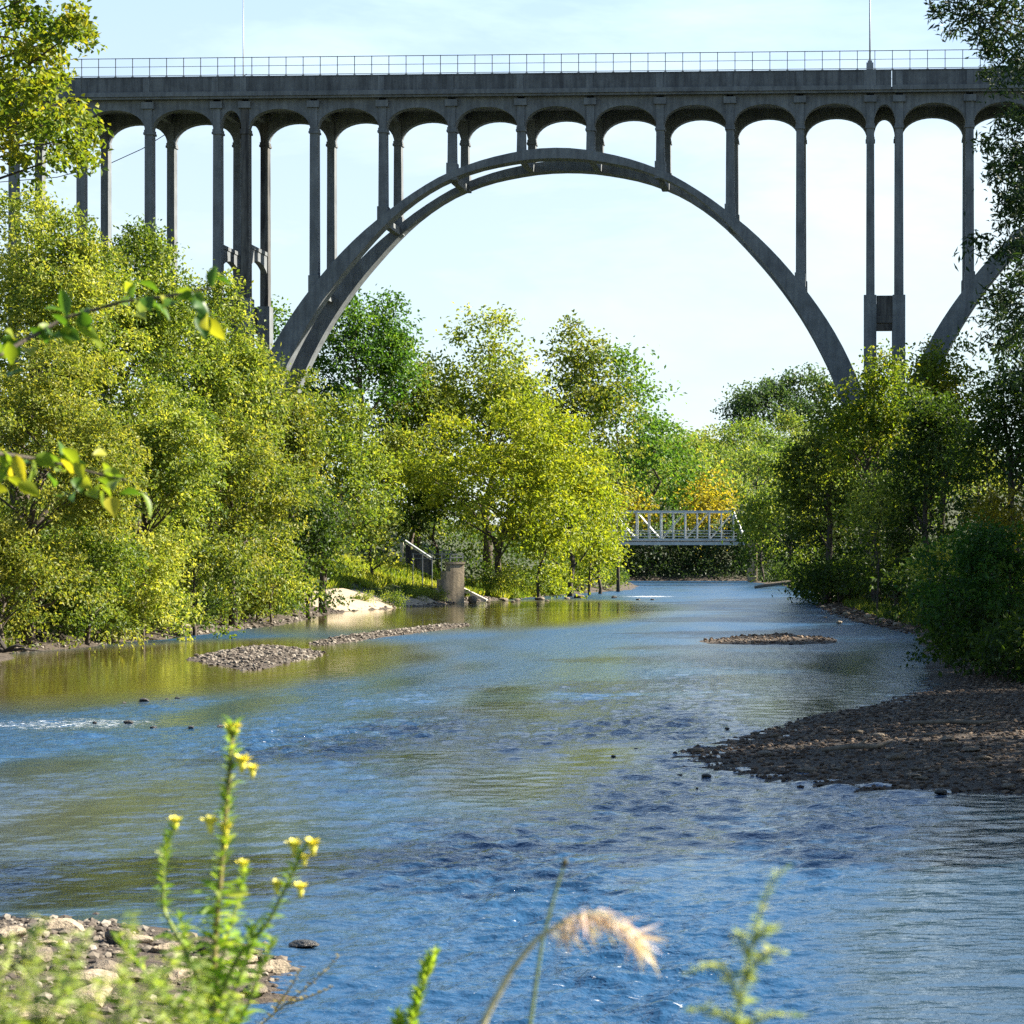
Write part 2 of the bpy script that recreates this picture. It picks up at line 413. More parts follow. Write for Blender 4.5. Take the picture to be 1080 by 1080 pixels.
PROFILES = {
 'round': lambda t: np.ones_like(t),
 'egg':   lambda t: 1.0 - .30*np.clip((t-.45)/.55, 0, 1)**1.5,
 'tall':  lambda t: .80 + .2*np.sin(np.clip(t, 0, 1)*3.0) - .35*np.clip((t-.6)/.4, 0, 1),
 'dome':  lambda t: 1.05 - .12*t,
 'vase':  lambda t: .65 + .4*np.clip(t*1.4, 0, 1),
}
def crown_clumps(rng, rx, ry, rz, nc, shape='round', lobes=26, lump=.26, hollow=.66, gap=-.38):
    d = unit(rng.normal(size=(lobes, 3))); d[:, 2] = np.where(rng.uniform(size=lobes) < .72, np.abs(d[:, 2]), d[:, 2])
    lc = d * rng.uniform(.62, .92, (lobes, 1)); lr = lump*rng.uniform(.7, 1.45, lobes)
    lc = np.vstack([lc, [[0, 0, 0]]]); lr = np.append(lr, .62)
    pr = lr**2; pr[-1] *= .8; pr /= pr.sum()
    out = np.zeros((0, 3)); nrm = np.zeros((0, 3))
    sc = np.array([rx, ry, rz])
    while len(out) < nc:
        m = nc*2
        li = rng.choice(len(lr), m, p=pr)
        dd = rng.normal(size=(m, 3)); dd[:, 2] += .45; dd = unit(dd)
        rad = hollow + (1-hollow)*np.sqrt(rng.uniform(0, 1, m))
        p = lc[li] + dd*(rad*lr[li])[:, None]
        keep = (np.linalg.norm(p, axis=1) > .42) & (gapnoise(p + rng.uniform(0, .01), .22) > gap) & (np.abs(p[:, 2]) < 1.05)
        p, q = p[keep], dd[keep]
        t = (p[:, 2]+1)/2
        f = PROFILES[shape](t)
        if shape in ('dome', 'round'): f = f / np.where(p[:, 2] < 0, np.maximum(np.sqrt(np.maximum(1-p[:, 2]**2, 0)), .38)**.85, 1)
        p = p * np.stack([f, f, np.ones_like(f)], 1)
        out = np.vstack([out, p*sc]); nrm = np.vstack([nrm, unit(q + unit(p)*.6)])
    return out[:nc], nrm[:nc]
def limb(mb, a, b_, r0, r1, sag, rng, n=5, sides=5):
    a = np.array(a); b_ = np.array(b_); pts = []
    bend = rng.normal(size=3)*np.linalg.norm(b_-a)*.07
    for i in range(n+1):
        t = i/n
        p = a + (b_-a)*t + bend*math.sin(math.pi*t); p[2] += sag*math.sin(math.pi*t)
        pts.append(tuple(p))
    mb.tube(pts, [r0 + (r1-r0)*i/n for i in range(n+1)], sides)
def make_tree(name, rng, rx, ry, rz, zc, leafm, L, W, cover=3.0, per=36, shape='round', hollow=.66, gap=-.38, tr=None, limbs=16,
              lump=.26, lobes=26, rc=None, flat=.5, nmax=62000, tone0=.5, bark='bark', droop=.25, tonev=.2, up=.55):
    area = math.pi*rx*rz
    n = int(min(nmax, cover*area/(.5*L*W)))
    nc = max(20, n//per)
    cen, out = crown_clumps(rng, rx, ry, rz, nc, shape, lobes, lump, hollow, gap)
    if rc is None: rc = 1.05*math.sqrt(area*2.2/nc)
    rcs = rc*rng.uniform(.6, 1.3, nc)
    cw = cen + np.array([0, 0, zc])
    lo = .25
    cw[:, 2] = np.maximum(cw[:, 2], lo)
    v, f, t = clump_leaves(rng, cw, rcs, out, per, L, W, flat, droop, tone0, tonev, up)
    root = empty(name)
    tr = tr or max(.06, .019*(zc+rz))
    mb = MB()
    top = zc + .55*rz
    wob_ = rng.normal(size=(7, 2))*.05*min(rx, ry); wob_[0] = 0
    tp = [(wob_[i, 0]*i/2, wob_[i, 1]*i/2, -.5 + (top+.5)*i/6) for i in range(7)]
    mb.tube(tp, [tr*(1.25 - 1.05*(i/6)**.8) for i in range(7)], 8)
    sel = rng.choice(nc, min(limbs, nc), replace=False)
    for j in sel:
        e = cw[j]; zb = min(top*.92, max(.15*top, e[2] - (.35+.5*rng.uniform())*math.hypot(e[0], e[1]) - .1*rz))
        k = (zb+.5)/(top+.5)*6; i = min(5, int(k)); u = k-i
        a = np.array(tp[i])*(1-u) + np.array(tp[i+1])*u
        r0 = tr*(1.05-.9*k/6)*.55
        limb(mb, a, e, r0, r0*.16, .04*rx, rng)
        for _ in range(2):
            q = cw[rng.integers(nc)]
            if np.linalg.norm(q-e) < .6*max(rx, rz):
                m_ = a + (e-a)*rng.uniform(.45, .8)
                limb(mb, m_, q, r0*.4, r0*.1, 0, rng, 4, 4)
    mb.build('trunk', M[bark], root, smooth=True)
    link('crown', npmesh('crown', v, f, t), LM[leafm], root)
    return root
TREE_N = [0]
def tree(name, label, cat, px, top, bot, hw, Y, leafm, seed, group=None, dy=0.85, **kw):
    rng = np.random.default_rng(seed)
    x, _, z1 = P(px, top, Y); z0 = P(px, bot, Y)[2]
    g = gz(x, Y)
    z0 = max(z0, g+.1)
    s = Y/F
    rz = (z1-z0)/2; rx = hw*s
    L = kw.pop('L', max(.18, 4.9*s)); W = kw.pop('W', .62*L)
    root = make_tree(name, rng, rx, rx*dy, rz, (z0+z1)/2 - g, leafm, L, W, **kw)
    root.location = (x, Y, g)
    tag(root, label, cat, group)
    TREE_N[0] += 1
    return root

# --- left bank wood, from the water's edge back
tree('riverside_tree','tall leafy tree at the top left with its crown just under the bridge columns','tree',22,182,640,128,112,'fresh',11,shape='round',gap=-.7,cover=3.6)
tree('riverside_tree','rounded tree whose top covers the two leftmost pairs of bridge columns','tree',134,228,650,90,118,'fresh',12,shape='round',gap=-.7,cover=3.6)
tree('riverside_tree','sloping green tree just left of the left bridge pier','tree',208,284,650,70,128,'fresh',13,shape='round',gap=-.7,cover=3.6)
tree('riverside_tree','bushy tree under the left foot of the main arch','tree',258,360,655,52,142,'mid',14,shape='round',gap=-.7,cover=3.6)
tree('riverside_tree','green tree filling the slope just below the left foot of the main arch','tree',306,394,650,38,150,'mid',69,shape='round',gap=-.7,cover=3.6,tone0=.55)
tree('riverside_tree','rounded yellow green tree between the arch foot and the sandy beach','tree',341,422,636,62,158,'fresh',15,shape='round',gap=-.4)
tree('riverside_tree','low full tree hanging over the water at the left edge','tree',30,372,698,116,95,'mid',16,shape='dome',cover=4.0,gap=-.8)
tree('riverside_tree','wide low tree with drooping boughs over the olive pool','tree',150,405,684,96,108,'fresh',17,shape='dome',cover=4.0,gap=-.8)
tree('riverside_tree','silvery green low tree beside the dark hollow in the left bank','tree',246,436,672,82,124,'mid',18,shape='dome',cover=4.0,gap=-.8,tone0=.6)
tree('riverside_tree','small drooping tree low over the water near the left edge','tree',92,545,690,62,99,'fresh',63,shape='dome',cover=3.6,gap=-.8,tone0=.4)
tree('riverside_tree','small leafy tree low over the gravel beneath the silvery tree','tree',205,560,678,56,113,'mid',64,shape='dome',cover=3.6,gap=-.8,tone0=.6)
tree('riverside_tree','small bright tree at the waterline beside the dark hollow','tree',285,575,664,44,130,'fresh',65,shape='dome',cover=3.6,gap=-.8)
tree('riverside_tree','small drooping tree dipping to the water at the very left edge','tree',2,540,700,60,92,'mid',66,shape='dome',cover=3.6,gap=-.8,tone0=.55)
tree('riverside_tree','small drooping tree over the pool between two bigger crowns','tree',150,560,686,52,104,'fresh',67,shape='dome',cover=3.6,gap=-.8,tone0=.6)
tree('riverside_tree','small dark tree filling the shaded hollow above the beach','tree',326,520,656,50,146,'dark',19,shape='dome')
tree('riverside_tree','light green shrubby tree on the slope above the sandy beach','tree',392,524,604,32,196,'fresh',20,shape='round')
tree('slender_tree','thin tree showing between the left pier and the arch foot','tree',296,318,520,26,245,'deep',21,shape='tall',gap=-.1)
# --- behind the arch
tree('broadleaf_tree','tall dark green tree rising just inside the left foot of the arch','tree',377,300,620,68,238,'deep',22,shape='egg',gap=-.2,limbs=24)
tree('broadleaf_tree','shaded mid green tree between the tall dark tree and the golden tree','tree',440,368,620,56,246,'mid',23,shape='egg')
tree('broadleaf_tree','tall olive yellow tree standing behind the golden tree','tree',514,340,610,82,252,'fresh',24,shape='egg',gap=-.18,lobes=40,limbs=24)
tree('broadleaf_tree','open crowned tree behind the golden tree, sky showing through its branches','tree',607,344,610,66,262,'mid',25,tr=.3,shape='egg',gap=-.05,lobes=36,lump=.22,limbs=34,cover=2.4,tone0=.58)
tree('broadleaf_tree','thin lacy tree leaning to the right above the truss bridge end','tree',652,366,540,42,266,'deep',26,tr=.2,shape='vase',gap=.1,lobes=26,lump=.22,limbs=26,cover=1.6)
tree('spreading_tree','broad golden green tree spreading over the concrete abutment','tree',524,424,628,118,222,'gold',27,shape='dome',flat=.35,limbs=30,cover=3.3,tone0=.55)
tree('spreading_tree','golden bushy tree leaning over the far end of the pool','tree',602,470,632,60,232,'gold',28,shape='dome',tone0=.6,flat=.4)
tree('spreading_tree','low golden willow touching the water left of the truss bridge','tree',632,530,630,24,250,'gold',29,shape='dome',tone0=.5)
tree('broadleaf_tree','bright green tree standing behind the left half of the truss bridge','tree',687,438,590,48,424,'deep',30,shape='egg',tone0=.75)
tree('small_tree','small yellow tree above the middle of the truss bridge','tree',747,500,585,23,418,'autumn',31,shape='round')
tree('small_tree','small tan yellow tree above the left end of the truss bridge','tree',664,516,585,24,416,'autumn',32,shape='round',tone0=.4)
tree('spreading_tree','low golden bush of a tree at the water below the broad golden tree','tree',568,530,632,46,218,'gold',33,shape='dome',tone0=.45,flat=.4,gap=-.7)
tree('spreading_tree','low golden bush of a tree closing the far end of the pool','tree',622,548,632,32,240,'gold',34,shape='dome',tone0=.6,flat=.4,gap=-.7)
tree('broadleaf_tree','mid green tree filling the gap left of the broad golden tree','tree',432,450,606,46,232,'mid',35,shape='round',gap=-.6)
tree('broadleaf_tree','shaded tree behind the stair wall on the bank','tree',462,505,606,40,228,'dark',36,shape='dome',gap=-.6)
# --- dark trees on the far bank behind the truss
for i, (px, top, hw, lab) in enumerate([(640,548,34,'dark tree in the shade behind the left end of the truss'),(688,556,36,'dark round tree in the shade behind the left middle of the truss'),
        (736,556,34,'dark bushy tree in the shade behind the right middle of the truss'),(782,540,36,'dark tree in the shade behind the right end of the truss'),(822,520,36,'dark tree by the water right of the truss bridge')]):
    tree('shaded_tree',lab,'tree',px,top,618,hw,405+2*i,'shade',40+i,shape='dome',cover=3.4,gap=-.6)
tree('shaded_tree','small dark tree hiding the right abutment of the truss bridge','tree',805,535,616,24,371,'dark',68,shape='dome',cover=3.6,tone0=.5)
# --- right bank
tree('riverbank_tree','yellowish leafy tree in front of the right bridge pier','tree',925,362,600,68,176,'yellow',50,shape='egg',gap=-.15,limbs=26,tone0=.45)
tree('riverbank_tree','olive tree at the left shoulder of the right bank wood','tree',872,412,625,48,192,'mid',51,shape='egg',gap=-.3)
tree('riverbank_tree','bright yellow green tree beside the right end of the truss bridge','tree',834,486,616,48,338,'fresh',52,shape='dome',tone0=.6)
tree('riverbank_tree','dark tree behind the right gravel bank, in the shade','tree',978,412,650,60,150,'dark',53,shape='egg',limbs=24)
tree('riverbank_tree','thin olive tree to the right of the right bridge pier','tree',996,356,600,54,194,'yellow',54,shape='egg',gap=-.1,tone0=.35)
tree('riverbank_tree','tall dark tree filling the right edge below the arch end','tree',1066,350,680,58,122,'dark',55,shape='egg')
tree('riverbank_tree','dark low tree between the pier base and the right edge','tree',945,505,640,50,158,'dark',56,shape='dome')
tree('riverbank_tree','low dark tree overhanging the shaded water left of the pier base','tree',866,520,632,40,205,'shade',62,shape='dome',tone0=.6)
tree('young_tree','slim young tree standing on the gravel by the pier base','tree',925,500,605,28,150,'fresh',57,shape='tall',gap=.1,cover=1.5,tr=.07,limbs=20)
tree('bank_shrub','big dark bush over the near gravel bar','bush',1052,552,740,80,74,'deep',58,shape='dome',cover=3.6,tone0=.35)
tree('bank_shrub','dark low bush at the inner edge of the near gravel bar','bush',1000,606,736,38,80,'dark',59,shape='dome',cover=3.4)
tree('bank_shrub','tan yellow shrub above the big dark bush','bush',1052,520,610,36,104,'autumn',60,shape='round',tone0=.3)
tree('bank_shrub','light green leafy shrub above the big dark bush on the right','bush',985,570,650,28,100,'fresh',61,shape='round',tone0=.5)
# off to the right, seen only at the edge; its shade falls on the gravel bar
for i, (x, y, h) in enumerate([(14,62,16),(13.5,50,15),(22,78,17),(16,92,17),(13,42,14),(17,55,18),(19,45,18),(22,64,20),(14,72,16),(16.5,37,15),(24,105,20),(27,125,22),(24,148,21),(28,170,22),(30,92,20)]):
    rng = np.random.default_rng(70+i)
    t = make_tree('riverbank_tree', rng, 4.8, 4.8, h*.44, h*.52, 'dark', .3, .18, shape='round', cover=3.2, nmax=30000, gap=-.7)
    t.location = (x, y, gz(x, y)); tag(t, 'dark tree on the right bank shading the gravel bar', 'tree', 'shade trees beside the gravel bar')

ST = None  # row of unseen trees added on the slope to shade the right bank
for i in range(15):
    x, y = 36+4*math.sin(i*2.3), 66+11.5*i
    if ST is None:
        ST = make_tree('added_slope_tree', np.random.default_rng(88), 7.5, 7.5, 10.5, 13, 'dark', .55, .34, shape='round', cover=3.0, nmax=16000, gap=-.7); o = ST
        o.location = (x, y, gz(x, y))
    else: o = copy_tree(ST, (x, y, gz(x, y)-.4), i*1.3, .85+.25*rnd.random())
    tag(o, 'unseen tall dark tree added on the right slope to shade the bank', 'tree', 'added shade trees on the right slope')
# shoreline shrubs, copies of three
def protos(kind, specs):
    return [make_tree(kind, np.random.default_rng(s), *a, **k) for s, a, k in specs]
SH = protos('shoreline_shrub', [(81,(1.7,1.5,1.1,1.0,'mid',.2,.11),dict(shape='dome',cover=3.0,limbs=8)),
                                (82,(1.5,1.5,.9,.8,'fresh',.2,.11),dict(shape='dome',cover=3.0,limbs=8)),
                                (83,(1.8,1.6,1.2,1.1,'dark',.22,.12),dict(shape='dome',cover=3.0,limbs=8))])
used = set()
def put(protos_, i, loc, rz, sc, label, cat, group):
    p = protos_[i]
    if (id(p)) not in used:
        used.add(id(p)); o = p; o.location = loc; o.rotation_euler = (0, 0, rz); o.scale = (sc, sc, sc)
    else: o = copy_tree(p, loc, rz, sc)
    tag(o, label, cat, group); return o
shore_left = [(-32.4,94),(-31.2,99),(-30.8,104),(-30.4,110),(-30.2,117),(-30.0,124),(-29.9,131),(-30.6,138),(-31.4,144)]
for i, (x, y) in enumerate(shore_left):
    put(SH, (i*2) % 3 if i % 3 else 0, (x-.6, y, gz(x-.6, y)-.2), i*1.3, .95+.35*rnd.random(), 'low green shrub at the waterline under the left bank trees', 'shrub', 'shrubs along the left waterline')
shore_far = [(-25.6,219),(-24.6,226),(-23.8,233),(-22.4,244),(-20.8,258),(-19.4,272)]
for i, (x, y) in enumerate(shore_far):
    put(SH, 1, (x-.9, y, gz(x-.9, y)-.2), i*1.9, 1.5+.5*rnd.random(), 'bright shrub at the waterline below the golden trees', 'shrub', 'shrubs below the golden trees')
shore_right = [(7.2,222),(8.3,205),(7.0,240),(6.8,262),(6.6,284),(5,318),(2.5,345),(9.6,178),(11,160),(9.5,132),(11,122),(10.4,108),(9.0,98),(8.8,84),(7.0,74),(7.6,70),(8.4,67),(7.4,80),(8.0,88),(8.4,95),(5.4,188),(5.2,199),(5.2,206),(6.6,193),(5.6,215),(5.3,228),(5.6,250),(4.4,296),(3.6,330)]
for i, (x, y) in enumerate(shore_right):
    put(SH, 2, (x+.5, y, gz(x+.5, y)-.3), i*1.7, (1.0 if y < 100 else 1.7)+(.3 if y < 100 else .6)*rnd.random(), 'dark shrub in the shade along the right bank', 'shrub', 'shrubs along the right bank')

# hillside behind the truss
HT = protos('hill_tree', [(91,(6.5,6.5,7.5,9,'hill',.95,.6),dict(shape='egg',cover=2.6,limbs=6,nmax=9000)),
                          (92,(7.5,7,7,8.5,'hill',.95,.6),dict(shape='round',cover=2.6,limbs=6,nmax=9000,tone0=.66)),
                          (93,(5.5,5.5,8,9.5,'hill',.95,.6),dict(shape='egg',cover=2.6,limbs=6,nmax=9000,tone0=.34))])
RT = protos('ridge_tree', [(94,(6,6,7.5,10,'ridge',.85,.55),dict(shape='egg',cover=3.4,limbs=6,nmax=12000)),(95,(7.2,7,7,9.5,'ridge',.85,.55),dict(shape='round',cover=3.4,limbs=6,nmax=12000))])
k = 0
for row, y in enumerate([448,480,512,546,582,618,655,690,724]):
    x = -88 + (row % 2)*5
    while x < 84:
        xx, yy = x + rnd.uniform(-3, 3), y + rnd.uniform(-10, 10)
        pxx = CX + xx*F/yy
        if 560 < pxx < 1050:
            put(HT, k % 3, (xx, yy, gz(xx, yy)-.5), rnd.uniform(0, 6.28), rnd.uniform(.6, 1.3), 'leafy tree on the wooded hillside behind the truss bridge', 'tree', 'trees on the far hillside')
            k += 1
        x += 12
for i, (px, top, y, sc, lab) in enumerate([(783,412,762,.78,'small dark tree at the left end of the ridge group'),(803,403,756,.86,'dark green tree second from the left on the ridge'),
        (822,398,766,.92,'dark tree in the middle of the ridge group'),(856,389,770,1.0,'tallest round tree on the ridge beside the arch'),(838,420,742,.85,'dark tree lower on the slope under the ridge group')]):
    x, _, z = P(px, top, y)
    g = gz(x, y)-.4; put(RT, i % 2, (x, y, g), i*1.3, (z-g)/(17.4 if i % 2 == 0 else 16.4), lab, 'tree', None)

# near trees reaching into the frame
def clump_tree(name, label, cat, base, clumps, rc, per, L, W, leafm, seed, tr, dj=1.2, bark='bark', **kw):
    rng = np.random.default_rng(seed)
    g = gz(*base); root = empty(name, (base[0], base[1], g)); tag(root, label, cat)
    off = np.array([base[0], base[1], g])
    cen = np.array([P(x, y, Y) for x, y, Y in clumps]) - off
    cs = []; outs = []
    for c in cen:
        m = rng.integers(3, 6)
        cs.append(c + rng.normal(size=(m, 3))*np.array([rc*.75, dj, rc*.75])); outs.append(np.tile(unit(c*np.array([1, 1, .2])), (m, 1)))
    cs = np.vstack(cs); outs = unit(np.vstack(outs) + rng.normal(size=(len(cs), 3))*.3)
    v, f, t = clump_leaves(rng, cs, rc*rng.uniform(.6, 1.2, len(cs)), outs, per, L, W, **kw)
    top = cen[:, 2].max()*.95
    mb = MB()
    tp = [(.15*math.sin(i*1.7), .15*math.cos(i*2.1), -.5+(top+.5)*i/6) for i in range(7)]
    mb.tube(tp, [tr*(1.2-.95*i/6) for i in range(7)], 8)
    for c in cen:
        zb = max(.2*top, min(.9*top, c[2] - .35*np.hypot(c[0], c[1]))); kk = (zb+.5)/(top+.5)*6; i = min(5, int(kk)); u = kk-i
        limb(mb, np.array(tp[i])*(1-u)+np.array(tp[i+1])*u, c, tr*.22, tr*.04, .2, rng, 6, 5)
    mb.build('trunk', M[bark], root, smooth=True)
    link('crown', npmesh('crown', v, f, t), LM[leafm], root)
    return root
def jit(lst, Y, s): return [(x, y, Y + s*rnd.uniform(-1, 1)) for x, y in lst]
tl = [(15,15),(45,22),(10,45),(40,50),(68,40),(25,75),(52,78),(10,100),(38,104),(62,108),(18,128),(48,132),(72,128),(84,142),(30,150),(62,152),(84,28),(10,155),(80,160),(0,20),(0,70),(0,120)]
tl += [(-rnd.uniform(15, 180), rnd.uniform(-110, 190)) for _ in range(46)] + [(rnd.uniform(-60, 50), rnd.uniform(-110, -8)) for _ in range(16)]
clump_tree('maple_tree','yellowing leafy tree at the top left corner in front of the bridge deck','tree',(-17.4,43),jit(tl,42,1.5),.30,58,.14,.10,'yellow',201,.24,dj=.5,tone0=.5,tonev=.2,flat=.8)
tr_ = [(1004,6),(1022,14),(1040,6),(1050,24),(1036,30),(1062,40),(1074,22),(1064,62),(1078,70),(1070,88),(1078,140),(1062,150),(1050,172),(1066,182),(1078,196),(1052,196),(1070,214),
       (1076,236),(1056,268),(1044,266),(1066,280),(1078,262),(1070,306),(1052,322),(1062,336),(1078,330),(1070,356),(1078,384),(1066,392),(1046,344),(1060,300)]
tr_ = [(x+(13 if y > 100 else 4), y) for x, y in tr_]
tr_ += [(1092+rnd.uniform(0, 240), rnd.uniform(-120, 420)) for _ in range(62)] + [(rnd.uniform(1030, 1120), rnd.uniform(-120, -8)) for _ in range(14)]
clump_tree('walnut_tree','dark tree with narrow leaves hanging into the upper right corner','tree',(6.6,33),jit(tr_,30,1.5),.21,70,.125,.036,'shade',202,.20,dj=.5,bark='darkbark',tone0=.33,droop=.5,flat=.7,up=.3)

# sapling just outside the left edge with two branches of big soft leaves
def bigleaf(rng, base, d, n, L, W):
    d = unit(d); s = unit(np.cross(d, n)); nn = np.cross(s, d)
    v = []; prof = [.06, .34, .5, .46, .28, .02]
    for i, p in enumerate(prof):
        t = i/5; c = base + d*L*t - nn*L*.22*t*t
        v += [c + s*W*p + nn*W*.22*p*2, c, c - s*W*p + nn*W*.22*p*2]
    f = []
    for i in range(5):
        a = i*3; f += [(a, a+1, a+4, a+3), (a+1, a+2, a+5, a+4)]
    return v, f
def leafset(name, rng, items, m, parent):
    V = []; Fc = []; T = []
    for base, d, n, L, W, tone in items:
        v, f = bigleaf(rng, np.array(base), np.array(d), np.array(n), L, W)
        o = len(V); V += [tuple(p) for p in v]; Fc += [tuple(o+i for i in q) for q in f]; T += [tone]*len(f)
    return link(name, npmesh(name, V, Fc, T, True), m, parent)
rng = np.random.default_rng(33)
SY = 6.6
sx, sy_ = -2.75, 6.7
sg = gz(sx, sy_)
sap = empty('sapling', (sx, sy_, sg)); tag(sap, 'leafy sapling reaching in from the left edge with two leafy branches', 'sapling')
off = np.array([sx, sy_, sg])
mb = MB(); mb.tube([(0,0,-.2),(.03,0,.6),(.0,.02,1.3),(.05,0,2.1),(.04,.03,2.9),(.09,0,3.6)], [.035,.03,.026,.02,.014,.006], 8)
mb.build('stem', M['bark'], sap, True)
for pts, tw in (([(-140,455),(-60,410),(10,368),(70,335),(130,318),(180,312),(222,304)], 1.0), ([(-140,560),(-60,500),(0,478),(50,486),(95,498),(132,506)], .8)):
    W3 = [np.array(P(x, y, SY + .25*math.sin(x*.02))) - off for x, y in pts]
    start = np.array([.05, .02, W3[0][2]-.05])
    mb = MB(); mb.tube([tuple(start)] + [tuple(p) for p in W3], [.012] + [.0085-.001*i for i in range(len(W3))], 6)
    br = mb.build('branch', M['bark'], sap, True)
    items = []
    for i in range(len(W3)-1):
        for q in np.arange(0.0, 1.0, .13):
            p = W3[i]*(1-q) + W3[i+1]*q
            for side in (1, -1):
                if rng.uniform() < .25 and i > 1: continue
                ax = unit(W3[i+1]-W3[i]); d = unit(ax*.7 + np.array([0, side*.8, 0]) + rng.normal(size=3)*.45 + np.array([0, 0, -.5]))
                items.append((p + rng.normal(size=3)*np.array([.03, .05, .035]), d, unit(np.array([0, .1, 1]) + rng.normal(size=3)*.6), rng.uniform(.055, .095), rng.uniform(.032, .05), float(np.clip(rng.normal(.5, .25), 0, 1))))
    leafset('leaves', rng, items, LM['near'], br)

# ------------------------------------------------------------------ the high arch bridge
TH = math.atan(108/F)
OX, OY = P(603, HY, 200)[:2]
KS = 200/F
def bu(px):
    q = (px-CX)/F
    return (q*OY - OX) / (math.cos(TH) + q*math.sin(TH))
def bz(y): return CH + (HY-y)*KS
BR = empty('arch_bridge', (OX, OY, 0), -TH)
tag(BR, 'high grey concrete open spandrel arch bridge spanning the whole valley', 'bridge')
WB = 6.4                                           # distance between the two rib planes
UC, UP, PC, SP = -1.48, 29.83, 1.29, 6.34          # main span centre, half pitch, half pier gap, column pitch
ext = [(0,0),(40,4.2),(103,20.5),(144,42),(188,74),(225,106),(263,150.5),(280,174),(295.5,198),(306.5,218),(313.5,234),(326,265),(333,288)]
int_ = [(0,0),(60,6.5),(110,20),(149,53.5-11),(174,73.5-11),(212,104),(234,130),(252,156),(271,187),(285,216),(296,240),(303,262),(310,292)]
def curve(tab, n=30):
    hw = np.array([a for a, _ in tab], float); d = np.array([c for _, c in tab], float)
    s = np.concatenate([[0], np.cumsum(np.hypot(np.diff(hw), np.diff(d)))]); t = np.linspace(0, s[-1], n)
    # smooth with a small running average on a fine sampling
    tt = np.linspace(0, s[-1], 400); h = np.interp(tt, s, hw); dd = np.interp(tt, s, d)
    hh = np.concatenate([-h[::-1], h[1:]]); d2 = np.concatenate([dd[::-1], dd[1:]])
    k = np.ones(61)/61
    hp = np.pad(hh, 30, mode='reflect', reflect_type='odd'); dp = np.pad(d2, 30, mode='reflect', reflect_type='odd')
    hh, d2 = np.convolve(hp, k, 'valid'), np.convolve(dp, k, 'valid')
    ix = np.linspace(0, len(hh)-1, 2*n-1).astype(int)
    return hh[ix], d2[ix]
eh, ed = curve(ext); ih, idp = curve(int_)
EZ = bz(155.8); IZ = bz(166.8)
def ex_z(u_rel): return EZ - np.interp(abs(u_rel), eh[len(eh)//2:]*KS, ed[len(ed)//2:]*KS - ed[len(ed)//2]*KS)
ZP, ZL, ZS = bz(79.4), bz(94.5), bz(101.5)           # parapet top, ledge, slab underside
V0, V1 = -.55, WB+1.5                              # outer faces of the parapets
COLW, COLD = .70, .95
SPANS = (-1, 0, 1)
cols = []
for k in SPANS:
    c = UC + k*2*UP
    for v in (0.0, WB) if k >= 0 else ():
        A = [(c + h*KS, EZ - (d-ed[len(ed)//2])*KS) for h, d in zip(eh, ed)]
        B = [(c + h*KS, IZ - (d-idp[len(idp)//2])*KS) for h, d in zip(ih, idp)]
        MB().strip(A, B, v-.12, v+1.5).build('arch_rib', M['concrete'], BR)
    for j in range(10):
        cols.append((c + (j-4.5)*SP, k, j, c))
zc1, zc0 = bz(134), bz(138)
def bay_arch(ua, ub, v0, v1, zt, zs, zr):          # wall with an elliptical opening
    n = 18; m = (ua+ub)/2; r = (ub-ua)/2
    B = [(m - r*math.cos(math.pi*i/n), zs + (zr-zs)*math.sin(math.pi*i/n)**.8) for i in range(n+1)]
    A = [(u, zt) for u, _ in B]
    return MB().strip(A, B, v0, v1)
